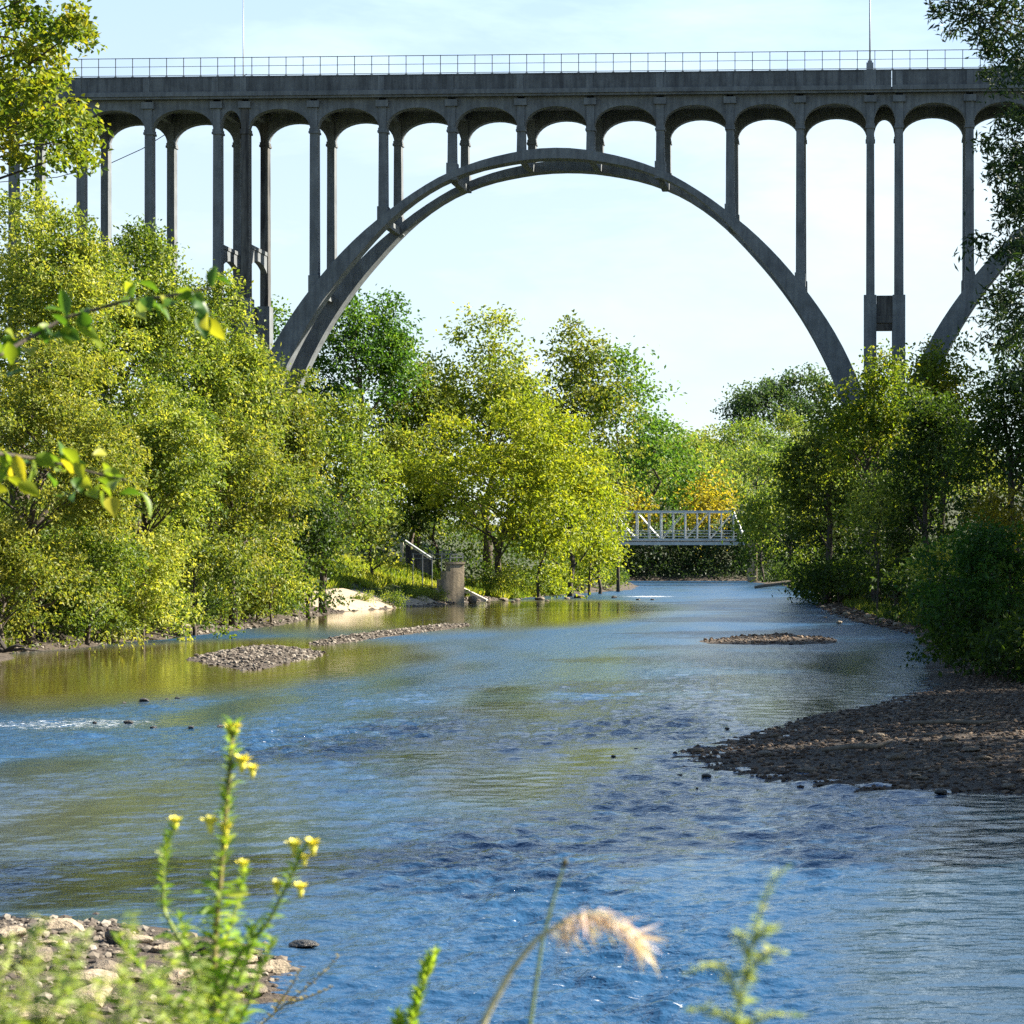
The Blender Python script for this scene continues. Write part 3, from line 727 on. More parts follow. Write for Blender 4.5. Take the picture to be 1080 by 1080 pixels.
for u, k, j, c in cols:
    pier = j in (0, 9)
    sgn = 1 if j == 9 else -1
    for v in (0.0, WB):
        x = OX + u*math.cos(TH) + v*math.sin(TH); y = OY - u*math.sin(TH) + v*math.cos(TH)
        z0 = bz(313) if pier else float(ex_z(u-c)) - .25 if k >= 0 else gz(x, y) - .8
        mb = MB()
        # shaft, slightly tapered, with a collar and the pilaster above it
        w0, w1 = COLW*.56, COLW*.5
        n = len(mb.v); d0 = .02
        for zz, ww in ((z0, w0), (zc0, w1)):
            mb.v += [(u-ww, v+d0, zz), (u+ww, v+d0, zz), (u+ww, v+d0+COLD, zz), (u-ww, v+d0+COLD, zz)]
        mb.f += [(n,n+1,n+5,n+4),(n+1,n+2,n+6,n+5),(n+2,n+3,n+7,n+6),(n+3,n,n+4,n+7),(n+3,n+2,n+1,n),(n+4,n+5,n+6,n+7)]
        m_ = M['stained'] if (k, j) in ((0, 0),) else M['concrete']
        col = mb.build('column', m_, BR)
        MB().box(u-w1-.10, u+w1+.10, v-.10, v+1.08, zc0+.002, zc0+.2).box(u-w1-.05, u+w1+.05, v-.05, v+1.03, zc0+.202, zc1+.1).build('collar', m_, col)
        mb = MB(); n = 0
        for zz, ww in ((zc1+.102, w1*.92), (bz(111), w1*1.02)):
            mb.v += [(u-ww, v-.06, zz), (u+ww, v-.06, zz), (u+ww, v+1.0, zz), (u-ww, v+1.0, zz)]
        mb.f += [(0,1,5,4),(1,2,6,5),(2,3,7,6),(3,0,4,7),(3,2,1,0),(4,5,6,7)]
        mb.build('pilaster', m_, col)
        MB().box(u-.56, u+.56, v-.28, v+1.2, bz(110.9), bz(104)).build('capital', M['concrete'], col)
        if not pier and k >= 0 and z0 < zc0 - 2.5:
            MB().box(u-w0-.09, u+w0+.09, v-.07, v+1.09, z0-.5, z0+.95+.3*abs(u-c)/UP).build('pedestal', M['concrete'], col)
        if pier:
            x = OX + u*math.cos(TH) + v*math.sin(TH); y = OY - u*math.sin(TH) + v*math.cos(TH)
            g = gz(x, y)
            p = MB().box(u-.60, u+.55, v-.12, v+1.18, g-.8, bz(312.8)).build('pier_shaft', M['concrete'], BR)
            MB().box(u-.95, u+.95, v-.4, v+1.5, g-.9, bz(560)).build('plinth', M['tan'], p)
    # floor beam and, between the ribs, a strut
    MB().box(u-.25, u+.25, 1.0, WB-.0, bz(112), ZS-.003).build('floor_beam', M['concrete'], BR)
    if not pier:
        zz = float(ex_z(u-c)) if k >= 0 else bz(262); MB().box(u-.3, u+.3, 1.51, WB-.13, zz-.85, zz-.15).build('rib_strut', M['concrete'], BR)
    else:
        zt, zb = bz(258), bz(268)
        n = 14; B = [(1.0 + (WB-1.0)*i/n, bz(277) + (zb-bz(277))*math.sin(math.pi*i/n)**.7) for i in range(n+1)]
        mb = MB(); mb.strip([(q, zt) for q, _ in B], B, u-.28, u+.28)
        mb.v = [(b_, a, z) for a, b_, z in mb.v]
        mb.build('pier_crossbeam', M['concrete'], BR)
        MB().box(u-.36, u+.36, 1.1, WB-.1, zt+.002, zt+.35).build('crossbeam_cap', M['concrete'], BR)
for i in range(len(cols)-1):                       # spandrel arches in every bay, both sides
    ua, ub = cols[i][0], cols[i+1][0]
    narrow = ub-ua < 4
    for v in (0.0, WB):
        a, b_ = ua+COLW*.46, ub-COLW*.46
        bay_arch(a, b_, v+.08, v+.92, ZS-.004, bz(137), bz(113) if narrow else bz(111.5)).build('spandrel_arch', M['concrete'], BR)
    if narrow:                                     # ties between the paired pier shafts
        for v in (0.0, WB):
            MB().box(ua+.56, ub-.61, v+.05, v+1.0, bz(334.5), bz(313.4)).box(ua+.56, ub-.61, v-.02, v+1.06, bz(342), bz(334.7)).build('pier_tie', M['stained'], BR)
U0, U1 = cols[0][0]-1.0, cols[-1][0]+1.0
MB().box(U0, U1, V0+.05, V1-.05, ZS, bz(96)).build('deck_slab', M['concrete'], BR)
joints = [U0, UC-UP, UC+UP+.6, U1]
for a, b_ in zip(joints[:-1], joints[1:]):
    g = .05 if a > 0 or b_ > 40 else .01
    for v, s in ((V0, 0), (V1-.32, 1)):
        p = MB().box(a+g, b_-g, v, v+.32, ZL+.003, ZP).build('parapet', M['parapet'], BR)
        vv = (v-.14, v+.30) if s == 0 else (v+.02, v+.46)
        MB().box(a+g, b_-g, vv[0], vv[1], bz(99.2), ZL).build('ledge', M['concrete'], p)
        MB().box(a+g, b_-g, v-.05, v+.37, ZP+.002, ZP+.12).build('coping', M['parapet'], p)
for u, k, j, c in cols:                            # faint pilaster strips up the fascia
    MB().box(u-.3, u+.3, V0-.05, V0-.003, ZL+.01, ZP-.02).build('fascia_strip', M['concrete'], BR)
ZR = ZP+.12
for v in (V0+.15, V1-.17):
    rl = MB()
    for zz, r in ((ZR+1.72, .028), (ZR+.95, .02), (ZR+.14, .024)):
        rl.box(U0, U1, v-r, v+r, zz-r, zz+r)
    rail = rl.build('railing', M['railing'], BR)
    if v < 1:
        u = bu(70) - 1.575*22
        us = []
        while u < U1-.5:
            us.append(u); u += 1.575
    else: us = list(np.arange(U0+1, U1-1, 3.15))
    for u in us[:98]:
        MB().box(u-.032, u+.032, v-.032, v+.032, ZR+.04, ZR+1.76).box(u-.11, u+.11, v-.08, v+.08, ZR+.002, ZR+.06).build('post', M['railing'], rail)
for px, lab in ((232.0,'thin street light pole standing on the deck above the left pier'),(917.5,'thicker street light pole standing on the deck above the right pier')):
    u = bu(px); v = V0+.16 if px > 600 else V1-.4
    x = OX + u*math.cos(TH) + v*math.sin(TH); y = OY - u*math.sin(TH) + v*math.cos(TH)
    L_ = empty('street_light', (x, y, ZP), -TH); tag(L_, lab, 'street light')
    r = .085 if px > 600 else .06
    mb = MB(); mb.tube([(0,0,.12),(0,0,3),(0,0,11.4)], [r, r*.9, r*.6], 8); mb.build('pole', M['lamp'], L_, True)
    mb = MB(); mb.tube([(0,.0,11.3),(0,.5,11.9),(0,1.6,12.2)], [.05,.045,.04], 6); mb.build('arm', M['lamp'], L_, True)
    MB().box(-.15, .15, 1.5, 2.2, 12.1, 12.26).build('lamp_head', M['lamp'], L_)
    if px > 600:
        MB().box(-.32,.32,-.22,.22,.13,.75).box(-.2,.2,-.15,.15,.752,.95).build('junction_box', M['lamp'], L_)
        MB().box(bu(911.5), bu(924), V0-.07, V0-.004, bz(96.5), ZP+.1).build('lamp_bracket', M['concrete'], BR)
# a wire hanging beyond the bridge at the left
mb = MB()
pts = [P(x, y, 226) for x, y in ((-120,206),(0,192),(60,187),(117,172),(150,157),(190,132),(235,100),(260,78))]
mb.tube(pts, .045, 5)
tag(mb.build('utility_cable', M['cable']), 'thin dark cable sagging behind the leftmost bridge columns', 'cable')

# ------------------------------------------------------------------ truss bridge
TB = empty('truss_bridge', (0, 0, 0)); tag(TB, 'pale grey steel truss bridge crossing low over the far water', 'bridge')
TY = 378.0; ts = TY/F
tx = lambda px: (px-CX)*ts
tz = lambda y: CH + (HY-y)*ts
xR, xL = tx(786), tx(556); zT, zB = tz(539.5), tz(569)
npan = 18; pw = (xR-xL)/npan
for v in (0.0, 5.0):
    y0 = TY+v
    MB().box(xL+pw, xR-pw, y0-.16, y0+.16, zT-.17, zT+.17).build('top_chord', M['truss'], TB)
    MB().box(xL, xR, y0-.13, y0+.13, zB-.16, zB+.16).build('bottom_chord', M['truss'], TB)
    for a, b_ in ((xL, xL+pw), (xR, xR-pw)):
        mb = MB(); mb.tube([(a, y0, zB), (b_, y0, zT)], .19, 4); mb.build('end_post', M['truss'], TB)
    for i in range(1, npan):
        x = xL + pw*i; r = .10 if i % 2 else .07
        MB().box(x-r, x+r, y0-r, y0+r, zB+.17, zT-.18).build('vertical', M['truss'], TB)
    for i in range(1, npan-1, 2):
        s = 1 if i > npan/2 else -1
        a, b_ = (xL+pw*i, xL+pw*min(i+2, npan-1))
        za, zb_ = (zT, zB) if s < 0 else (zB, zT)
        mb = MB(); mb.tube([(a, y0+.05, za), (b_, y0+.05, zb_)], .06, 4); mb.build('diagonal', M['truss'], TB)
mb = MB().box(xL-1, xR+1, TY+.2, TY+4.8, zB-.55, zB-.2)
mb.build('deck', M['trussdeck'], TB)
MB().box(xL-1, xR+1, TY-.35, TY-.15, zB-.95, zB-.45).build('stringer', M['truss'], TB)
rl = MB()
for zz in (zB+.55, zB+1.05, zB+1.5): rl.box(xL, xR, TY+.2, TY+.27, zz-.06, zz+.06)
rl.build('guard_rail', M['truss'], TB)
for x in np.linspace(xL+pw, xR-pw, 7):
    MB().box(x-.09, x+.09, TY+.17, TY+4.83, zT-.12, zT+.06).build('sway_brace', M['truss'], TB)
for x in (xL-1.2, xR+.4):
    MB().box(x, x+1.6, TY-.6, TY+5.6, -1.0, zB-.56).build('abutment', M['tan'], TB)

# ------------------------------------------------------------------ concrete abutment remains on the left shore
AY = 196.0; as_ = AY/F
ax0 = lambda px: (px-CX)*as_
az = lambda y: CH + (HY-y)*as_
AB = empty('concrete_abutment', (ax0(476), AY, 0), R(27)); tag(AB, 'stepped tan concrete wall end standing at the water beside the beach', 'wall')
bx = ax0(475)
steps = [(456,462,640,620),(462,467,640,611),(467,472,640,602.5),(472,487,640,595)]
mb = MB()
for i, (a, b_, y0, y1) in enumerate(steps): mb.box(ax0(a)-bx, ax0(b_)-bx, -.6+.01*i, .8-.01*i, -.6, az(y1))
mb.build('stepped_wall', M['tan'], AB)
MB().box(ax0(471)-bx, ax0(487.6)-bx, -.66, .85, az(594.9), az(592.5)).build('cap_slab', M['tan'], AB)
mb = MB()
for px in (473, 480, 486.6): mb.box(ax0(px)-bx-.04, ax0(px)-bx+.04, -.3, -.22, az(591.4), az(584.5))
for y in (584.5, 588): mb.box(ax0(473)-bx, ax0(487)-bx, -.32, -.2, az(y)-.04, az(y)+.04)
mb.build('guard_rail', M['lamp'], AB)
wf = empty('wire_fence', (ax0(450), AY+2.5, gz(ax0(450), AY+2.5))); tag(wf, 'low grey wire fence running along the top of the grassy bank to the stepped wall', 'fence')
gf = wf.location.z; ys_ = (AY+2.5)/F; fx = lambda px: (px-450)*ys_; fz = lambda y: CH+(HY-y)*ys_-gf
mb = MB()
for y in (584.3, 589): mb.box(fx(430), fx(471), -.02, .02, fz(y)-.03, fz(y)+.03)
mb.build('wire', M['lamp'], wf)
for px in (431, 441, 451, 461, 470): MB().box(fx(px)-.04, fx(px)+.04, -.045, .045, -.9, fz(583.6)).build('post', M['lamp'], wf)
st = empty('stair_wall', (ax0(430), 199, gz(ax0(430), 199))); tag(st, 'low dark stair wall with a sloping white handrail on the grassy bank', 'stair wall')
g0 = gz(ax0(430), 199)
def sp(px, y): return ((px-430)*199/F, 0.0, CH+(HY-y)*199/F - g0)
a, b_ = sp(421.5, 570), sp(450, 589)
mb = MB(); mb.strip([(a[0], a[2]-.25), (b_[0], b_[2]-.2)], [(a[0], a[2]-1.9), (b_[0], b_[2]-1.6)], .1, .3); mb.build('wall', M['stained'], st)
mb = MB(); mb.tube([a, b_], .10, 6); mb.build('handrail', M['truss'], st)
p = sp(418, 572); MB().box(p[0]-.14, p[0]+.14, -.1, .2, p[2]-1.7, p[2]).build('post', M['pale'], st)
sl = empty('concrete_slab', (*G(497, 634), 0.0)); tag(sl, 'fallen pale concrete slab leaning beside the stepped wall', 'slab')
mb = MB(); mb.strip([(-1.4, 1.6), (1.5, .15)], [(-1.4, 1.2), (1.5, -.2)], -.5, .6); mb.build('slab', M['pale'], sl); mb = None

# sand beach
def patch_mesh(name, poly, m, h, kind, step=.5, **kw):
    xs = [p[0] for p in poly]; ys = [p[1] for p in poly]
    X, Y = np.meshgrid(np.arange(min(xs), max(xs)+step, step), np.arange(min(ys), max(ys)+step, step))
    d = sdist(poly, X, Y); Z = ground(X, Y) + np.minimum(h, d*h/1.2) + .02*wob(X, Y)
    n0, n1 = X.shape[1], X.shape[0]
    i = (np.arange(n1-1)[:, None]*n0 + np.arange(n0-1)[None, :]).ravel()
    fc = np.stack([i, i+1, i+n0+1, i+n0], 1)
    fc = fc[(d.ravel()[fc] > -.3).all(1)]
    o = link(name, npmesh(name, np.stack([X.ravel(), Y.ravel(), Z.ravel()], 1), fc, smooth=True), m)
    return tag(o, kind=kind, **kw)
beach = [(-34.2,163),(-31.7,165),(-29.8,178),(-28.6,188),(-28.6,192),(-30.0,194),(-32,190),(-34.5,184),(-36.4,172)]
patch_mesh('beach', beach, M['sand'], .30, 'structure')

# ------------------------------------------------------------------ stones
import bmesh
def ico(sub):
    bm = bmesh.new(); bmesh.ops.create_icosphere(bm, subdivisions=sub, radius=1.0)
    v = np.array([x.co[:] for x in bm.verts]); f = np.array([[q.index for q in p.verts] for p in bm.faces]); bm.free()
    return v, f
ICO1, ICO2, ICO3 = ico(1), ico(2), ico(3)
def stonev(rng, tpl, rough=.28):
    v, f = tpl; k = unit(rng.normal(size=(5, 3))); a = rng.uniform(.45, .9, 5)
    q = v.copy()
    for d, lim in zip(k, a):                       # flats cut into the ball
        s = q @ d; q = q - np.outer(np.maximum(s-lim, 0), d)
    return q * (1 + rng.normal(size=(len(v), 1))*rough*.18) * np.array([1, rng.uniform(.6, 1), rng.uniform(.45, .75)]), f
def gravel(name, polys, n, smin, smax, m, seed, edge=.0, water=True):
    rng = np.random.default_rng(seed)
    V = []; Fc = []; T = []; o = 0
    vs = [stonev(rng, ICO1) for _ in range(8)]
    for poly, share in polys:
        xs = [p[0] for p in poly]; ys = [p[1] for p in poly]; got = 0; want = int(n*share)
        while got < want:
            m_ = 4000
            x = rng.uniform(min(xs), max(xs), m_); y = rng.uniform(min(ys), max(ys), m_)
            d = sdist(poly, x, y) + .12*wob(x*2.1, y*.9); keep = (d > 0) & ((d > .3) | (rng.uniform(size=m_) < .7)) | (d > -.8) & (rng.uniform(size=m_) < .10*np.exp(d/.3))
            x, y = x[keep][:want-got], y[keep][:want-got]
            z = np.maximum(ground(x, y), -.03)
            s = smin + (smax-smin)*rng.uniform(size=len(x))**3
            for i in range(len(x)):
                v, f = vs[rng.integers(8)]
                a = rng.uniform(0, 6.28); c, sn = math.cos(a), math.sin(a)
                q = v*s[i]
                q = np.stack([q[:, 0]*c-q[:, 1]*sn, q[:, 0]*sn+q[:, 1]*c, q[:, 2]], 1) + np.array([x[i], y[i], z[i]+s[i]*.15])
                V.append(q); Fc.append(f+o); T.append(np.full(len(f), rng.uniform())); o += len(q)
            got += len(x)
    return link(name, npmesh(name, np.vstack(V), np.vstack(Fc), np.concatenate(T)), m)
BAR = [(7.6,78),(6.2,72),(4.9,66),(3,59.6),(1,54.6),(-.6,48.5),(-1.95,44.2),(-1.3,41.5),(-.2,39.2),(1.1,37.3),(4.2,36.2),(9,34.8),(12,42),(10,60),(9,78)]
RSH = [(5.4,216),(3.9,181),(5.2,140),(7.2,116),(9,116),(9.5,140),(8,181),(8,216)]
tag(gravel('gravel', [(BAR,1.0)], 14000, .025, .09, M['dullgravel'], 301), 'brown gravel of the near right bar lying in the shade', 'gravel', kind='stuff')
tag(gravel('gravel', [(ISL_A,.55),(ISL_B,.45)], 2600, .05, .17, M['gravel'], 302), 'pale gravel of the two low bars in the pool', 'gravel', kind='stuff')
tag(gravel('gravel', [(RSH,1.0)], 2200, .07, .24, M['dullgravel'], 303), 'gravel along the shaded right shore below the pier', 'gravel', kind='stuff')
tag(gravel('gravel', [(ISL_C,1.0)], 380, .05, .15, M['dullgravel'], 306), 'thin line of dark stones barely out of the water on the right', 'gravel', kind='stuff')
tag(gravel('gravel', [(SPIT,1.0)], 2600, .02, .09, M['gravel'], 304), 'small gravel between the rocks at the lower left', 'gravel', kind='stuff')
LSH = [(-31.2,91),(-29.6,110),(-29,133),(-31,150),(-31.6,165),(-29.5,180),(-27.8,193),(-25.5,214),(-22,250),(-23.5,250),(-27,214),(-29,195),(-31,181),(-33,165),(-32,150),(-30,133),(-30.6,110),(-32.2,91)]
tag(gravel('gravel', [(LSH,1.0)], 1500, .06, .24, M['gravel'], 305), 'stones strewn along the left waterline below the beach', 'gravel', kind='stuff')

ROCKS = []
rng = np.random.default_rng(77)
for i in range(6):
    v, f = stonev(rng, ICO2 if i < 4 else ICO3, .2)
    ROCKS.append((v, f))
rock_me = {}
def rock(loc, size, i, m, rz, sc=(1, 1, .7)):
    key = (i, m)
    if key not in rock_me:
        me = npmesh('rock', *ROCKS[i]); me.materials.append(M[m]); rock_me[key] = me
    o = bpy.data.objects.new('rock', rock_me[key]); COL.objects.link(o)
    o.location = loc; o.rotation_euler = (0, 0, rz); o.scale = (size*sc[0], size*sc[1], size*sc[2])
    return o
def rpx(px, py, wpx, i, m, label, group=None, hgt=.7, sink=.1, z=None):
    z = 0.0 if z is None else z
    x, y = G(px, py, z); s = wpx*.5*y/F
    o = rock((x, y, z + s*hgt*.5 - s*sink), s, i, m, px*.37, (1, .85, hgt*1.3)); tag(o, label, 'rock', group); return o
rpx(290,1027,34,4,'palerock','tan rounded boulder at the right end of the near rocks')
rpx(320,998,40,5,'wetrock','flat dark wet stone just off the near rocks',hgt=.35)
rpx(992,838,15,0,'wetrock','dark square block at the lower edge of the near gravel bar',hgt=.9)
rpx(253,1012,36,2,'palerock','brown boulder beside the stems of the yellow flowered plant')
rpx(482,634,14,1,'palerock','pale boulder at the right foot of the stepped wall',hgt=1.0)
rpx(498,636,16,3,'rock','grey boulder under the fallen slab',hgt=.8)
rpx(60,990,60,3,'palerock','big pale slab like rock among the near rocks at the lower left',hgt=.6,z=.1)
rpx(15,1000,44,0,'rock','dark blocky rock at the left edge of the frame',hgt=.8,z=.1)
for px, py, wd in ((135,763,12),(100,763,7),(162,768,8),(202,768,9),(232,767,9),(152,740,12),(176,738,6),(187,737,6),(131,742,6),(647,798,6),(671,790,5),(717,818,8),(745,820,14),(768,812,8),(767,769,7),(735,832,5),
                   (648,631,9),(673,633,6),(688,633,5),(812,820,6),(800,808,5)):
    rpx(px, py, wd, rnd.randrange(4), 'wetrock', 'small dark stone breaking the water surface', 'stones in the shallow water', hgt=.55)
rr = np.random.default_rng(5)
n = 0
while n < 46:
    px = rr.uniform(-40, 285); py = rr.uniform(980, 1075)
    x, y = G(px, py, .2)
    if sdist(SPIT, np.array([x]), np.array([y]))[0] < .15: continue
    s = rr.uniform(.07, .22); g = gz(x, y)
    o = rock((x, y, g + s*.25), s, int(rr.integers(6)), 'palerock' if rr.uniform() < .45 else 'rock', rr.uniform(0, 6), (1.2, .9, rr.uniform(.5, .9)))
    tag(o, 'brown rock among the rubble of the near shore at the lower left', 'rock', 'rocks on the near shore'); n += 1
for px, py, wd in ((868,641,9),(880,644,8),(893,648,9),(902,646,7),(915,651,10),(930,654,9),(945,660,10),(950,650,7),(870,652,7),(885,657,8)):
    rpx(px, py, wd, rnd.randrange(4), 'palerock', 'pale stone on the right shore below the pier', 'stones on the right shore', hgt=.6, z=.1)
for px, py, wd in ((508,634,9),(515,635,5),(531,634,14),(541,635,6),(546,634,8),(569,633,12),(577,634,5),(598,632,9),(603,631,4),(611,631,13)):
    rpx(px, py, wd, rnd.randrange(4), 'rock', 'dark stone at the waterline under the golden tree', 'stones under the golden tree', hgt=.6)

# driftwood
mb = MB(); x, y = G(150, 670)
mb.tube([(-2.2,-.8,.25),(-.8,-.2,.4),(.9,.2,.35),(2.3,.7,.2)], [.16,.2,.17,.1], 7); mb.tube([(.5,.1,.4),(1.3,-.3,.9)], [.08,.03], 5)
o = mb.build('driftwood_log', M['wood'], smooth=True); o.location = (x, y, .25); tag(o, 'bleached log lying at the foot of the left bank trees', 'log')
mb = MB(); x, y = G(14, 694)
for i in range(9):
    a = rnd.uniform(-.4, 3.4); l = rnd.uniform(.7, 1.5)
    mb.tube([(0,0,.3),(math.cos(a)*l*.5,.2*rnd.uniform(-1,1),.3+math.sin(a)*l*.4),(math.cos(a)*l,.4*rnd.uniform(-1,1),.2+math.sin(a)*l*.5)], [.09,.06,.02], 5)
o = mb.build('tree_root', M['darkbark'], smooth=True); o.location = (x-.3, y, .0); tag(o, 'tangled dark root at the waterline by the left edge', 'root')
mb = MB(); x, y = G(822, 622)
mb.tube([(-3.2,-.3,.2),(-1,0,.6),(1.5,.3,.9),(4,.5,1.3)], [.18,.26,.24,.15], 7)
o = mb.build('driftwood_log', M['wood'], smooth=True); o.location = (x, y, .1); tag(o, 'dark log lying on the far right shore beyond the pier', 'log')

for k_, (px, py, ln, az_) in enumerate(((905,790,1.5,.3),(1010,765,2.2,-.25))):
    x, y = G(px, py, .15); mb = MB(); zz = gz(x, y)
    mb.tube([(-ln/2,0,.05),(-ln*.1,.08,.10),(ln*.25,.02,.09),(ln/2,.12,.16)], [.045,.06,.05,.02], 6); mb.tube([(0,.06,.1),(ln*.18,.3,.2),(ln*.26,.42,.22)], [.03,.02,.008], 5)
    o = mb.build('driftwood_branch', M['wood'], smooth=True); o.location = (x, y, zz); o.rotation_euler = (0, 0, az_)
    tag(o, ('short forked stick lying on the lower part of the near gravel bar', 'longer forked stick lying on the upper part of the near gravel bar')[k_], 'branch')
rr = np.random.default_rng(15)
for k_ in range(34):
    px, py = rr.uniform(725, 1080), rr.uniform(745, 832); x, y = G(px, py, .15)
    if sdist(BAR, np.array([x]), np.array([y]))[0] < .1: continue
    s_ = rr.uniform(.09, .2); o = rock((x, y, gz(x, y)+s_*.2), s_, int(rr.integers(6)), 'rock', rr.uniform(0, 6), (1.2, .9, rr.uniform(.5, .8)))
    tag(o, 'larger brown cobble lying on the near gravel bar', 'rock', 'cobbles on the near gravel bar')
# ------------------------------------------------------------------ grass
def grass(name, poly, n, L, W, m, seed):
    rng = np.random.default_rng(seed)
    xs = [p[0] for p in poly]; ys = [p[1] for p in poly]
    x = rng.uniform(min(xs), max(xs), n*3); y = rng.uniform(min(ys), max(ys), n*3)
    k = (sdist(poly, x, y) > 0) & (wob(x*.6, y*.3) > -.5)
    x, y = x[k][:n], y[k][:n]; z = ground(x, y) - .03
    pos = np.stack([x, y, z], 1); m_ = len(x)
    ax = unit(np.array([0, 0, 1.0]) + rng.normal(size=(m_, 3))*.38)
    v, f, t = leaves(rng, pos, ax, rng.normal(size=(m_, 3)), L, W, np.clip(rng.normal(.5, .2, m_) + .25*wob(x*.4, y*.25), 0, 1))
    return link(name, npmesh(name, v, f, t), LM[m])
slope = [(-33,196),(-29.5,197),(-28.6,204),(-27,214),(-26.5,222),(-34,224),(-42,205),(-41,180),(-36.5,170),(-35,182)]
tag(grass('grass', slope, 16000, .75, .16, 'grass', 401), 'sunlit weedy grass on the slope above the beach', 'grass', kind='stuff')
slope2 = [(-25.6,213),(-22.5,246),(-27,246),(-30,213)]
tag(grass('grass', slope2, 7000, .8, .16, 'grass', 402), 'bright grass at the water below the golden tree', 'grass', kind='stuff')
nearb = [(-9,13.5),(12,13),(14,-10),(-12,-10)]
tag(grass('grass', nearb, 9000, .16, .012, 'grass', 403), 'rough grass of the near bank', 'grass', kind='stuff')
rsl = [(7.5,216),(6.2,181),(7.5,140),(9.2,116),(13,116),(14,216)]
tag(grass('grass', rsl, 6000, .6, .12, 'mid', 404), 'shaded grass above the stones of the right shore', 'grass', kind='stuff')
def undergrowth(poly, n, hgt, L, W, m, seed, label):
    rng = np.random.default_rng(seed); xs = [p[0] for p in poly]; ys = [p[1] for p in poly]
    x = rng.uniform(min(xs), max(xs), n*4); y = rng.uniform(min(ys), max(ys), n*4)
    k = sdist(poly, x, y) > 0; x, y = x[k][:n], y[k][:n]; m_ = len(x)
    top = hgt*np.clip(.62 + .32*wob(x*.55, y*.4), .12, 1.2)
    z = ground(x, y) + top*rng.uniform(0, 1, m_)**.7
    ax = unit(rng.normal(size=(m_, 3)) + np.array([0, 0, -.2])); nr = unit(rng.normal(size=(m_, 3))*.6 + np.array([0, 0, .6]))
    v, f, t = leaves(rng, np.stack([x, y, z], 1), ax, nr, L, W, np.clip(.45 + .25*wob(x*.35, y*.3) + rng.normal(0, .15, m_), 0, 1))
    return tag(link('undergrowth', npmesh('undergrowth', v, f, t), LM[m]), label, 'undergrowth', kind='stuff')
undergrowth([(-31.6,91),(-30.2,110),(-29.6,133),(-31.4,150),(-34.5,157),(-39,165),(-41,180),(-46,200),(-60,180),(-50,120),(-44,91)], 60000, 4.2, .26, .15, 'mid', 601, 'tangled leafy undergrowth under the left bank trees')
undergrowth([(-27.6,205),(-23,250),(-19,283),(-20,320),(-25,378),(-30,402),(-110,402),(-110,215)], 44000, 2.8, .44, .26, 'dark', 602, 'leafy undergrowth behind the golden trees')
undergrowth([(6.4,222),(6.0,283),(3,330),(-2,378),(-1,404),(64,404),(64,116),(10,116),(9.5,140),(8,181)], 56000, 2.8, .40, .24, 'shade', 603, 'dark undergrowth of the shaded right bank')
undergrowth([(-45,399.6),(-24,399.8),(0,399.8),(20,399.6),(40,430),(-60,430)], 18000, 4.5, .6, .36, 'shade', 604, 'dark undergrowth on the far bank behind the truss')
undergrowth([(6.6,70),(7.4,80),(7.6,92),(9,108),(9.6,118),(16,118),(16,66),(8,67)], 16000, 1.5, .17, .10, 'dark', 605, 'low dark undergrowth behind the near gravel bar')
# weeds growing through the slope
for i, (px, py, yy) in enumerate(((405,606,182),(430,600,190),(448,596,196),(458,606,193),(415,618,178),(440,612,188),(385,600,174))):
    x, _, z = P(px, py, yy); put(SH, 1, (x, yy, gz(x, yy)-.2), i*1.1, .55+.3*rnd.random(), 'small weedy bush on the grassy slope above the beach', 'bush', 'bushes on the grassy slope')

# ------------------------------------------------------------------ foreground plants
def stalk(pts, Y, off, n=10):
    p = [np.array(P(x, y, Y + (k[0] if k else 0))) - off for x, y, *k in pts]
    out = []
    for i in range(len(p)-1):
        for t in np.linspace(0, 1, n, endpoint=False): out.append(p[i]*(1-t)+p[i+1]*t)
    out.append(p[-1]); out = np.array(out)
    if len(out) > 7:
        q = out.copy()
        for _ in range(3): q[1:-1] = (q[:-2]+q[1:-1]*2+q[2:])/4
        out = q
    return out
def plant_base(name, label, cat, px, Y):
    x = (px-CX)*Y/F; g = gz(x, Y); o = empty(name, (x, Y, g)); tag(o, label, cat)
    return o, np.array([x, Y, g])
PY = 4.6; pu = PY/F
ev, off = plant_base('wildflower', 'green leafy wildflower with small yellow flowers at the lower left', 'wildflower', 232, PY)
rng = np.random.default_rng(91)
stems = [([(232,1362),(232,1180),(228,1080),(226,1000),(232,930),(238,860),(243,800),(246,762)], 4.2),
         ([(228,1075),(200,1010,.05),(172,960,.08),(172,910,.08),(183,872,.08)], 2.6),
         ([(228,1060),(250,1010,-.06),(282,975,-.1),(302,935,-.1),(322,892,-.1)], 2.8),
         ([(230,1040),(240,985,.05),(252,950,.08),(258,915,.08)], 2.2),
         ([(230,1110),(180,1060,.1),(140,1010,.12),(120,985,.12)], 2.0),([(230,1120),(262,1060,-.1),(276,1020,-.12),(290,990,-.12)], 2.0),([(228,1100),(205,1050,.1),(196,1000,.1),(190,965,.1)], 2.0),([(231,1120),(240,1060,-.1),(262,1010,-.1),(268,975,-.1)], 2.0)]
items = []
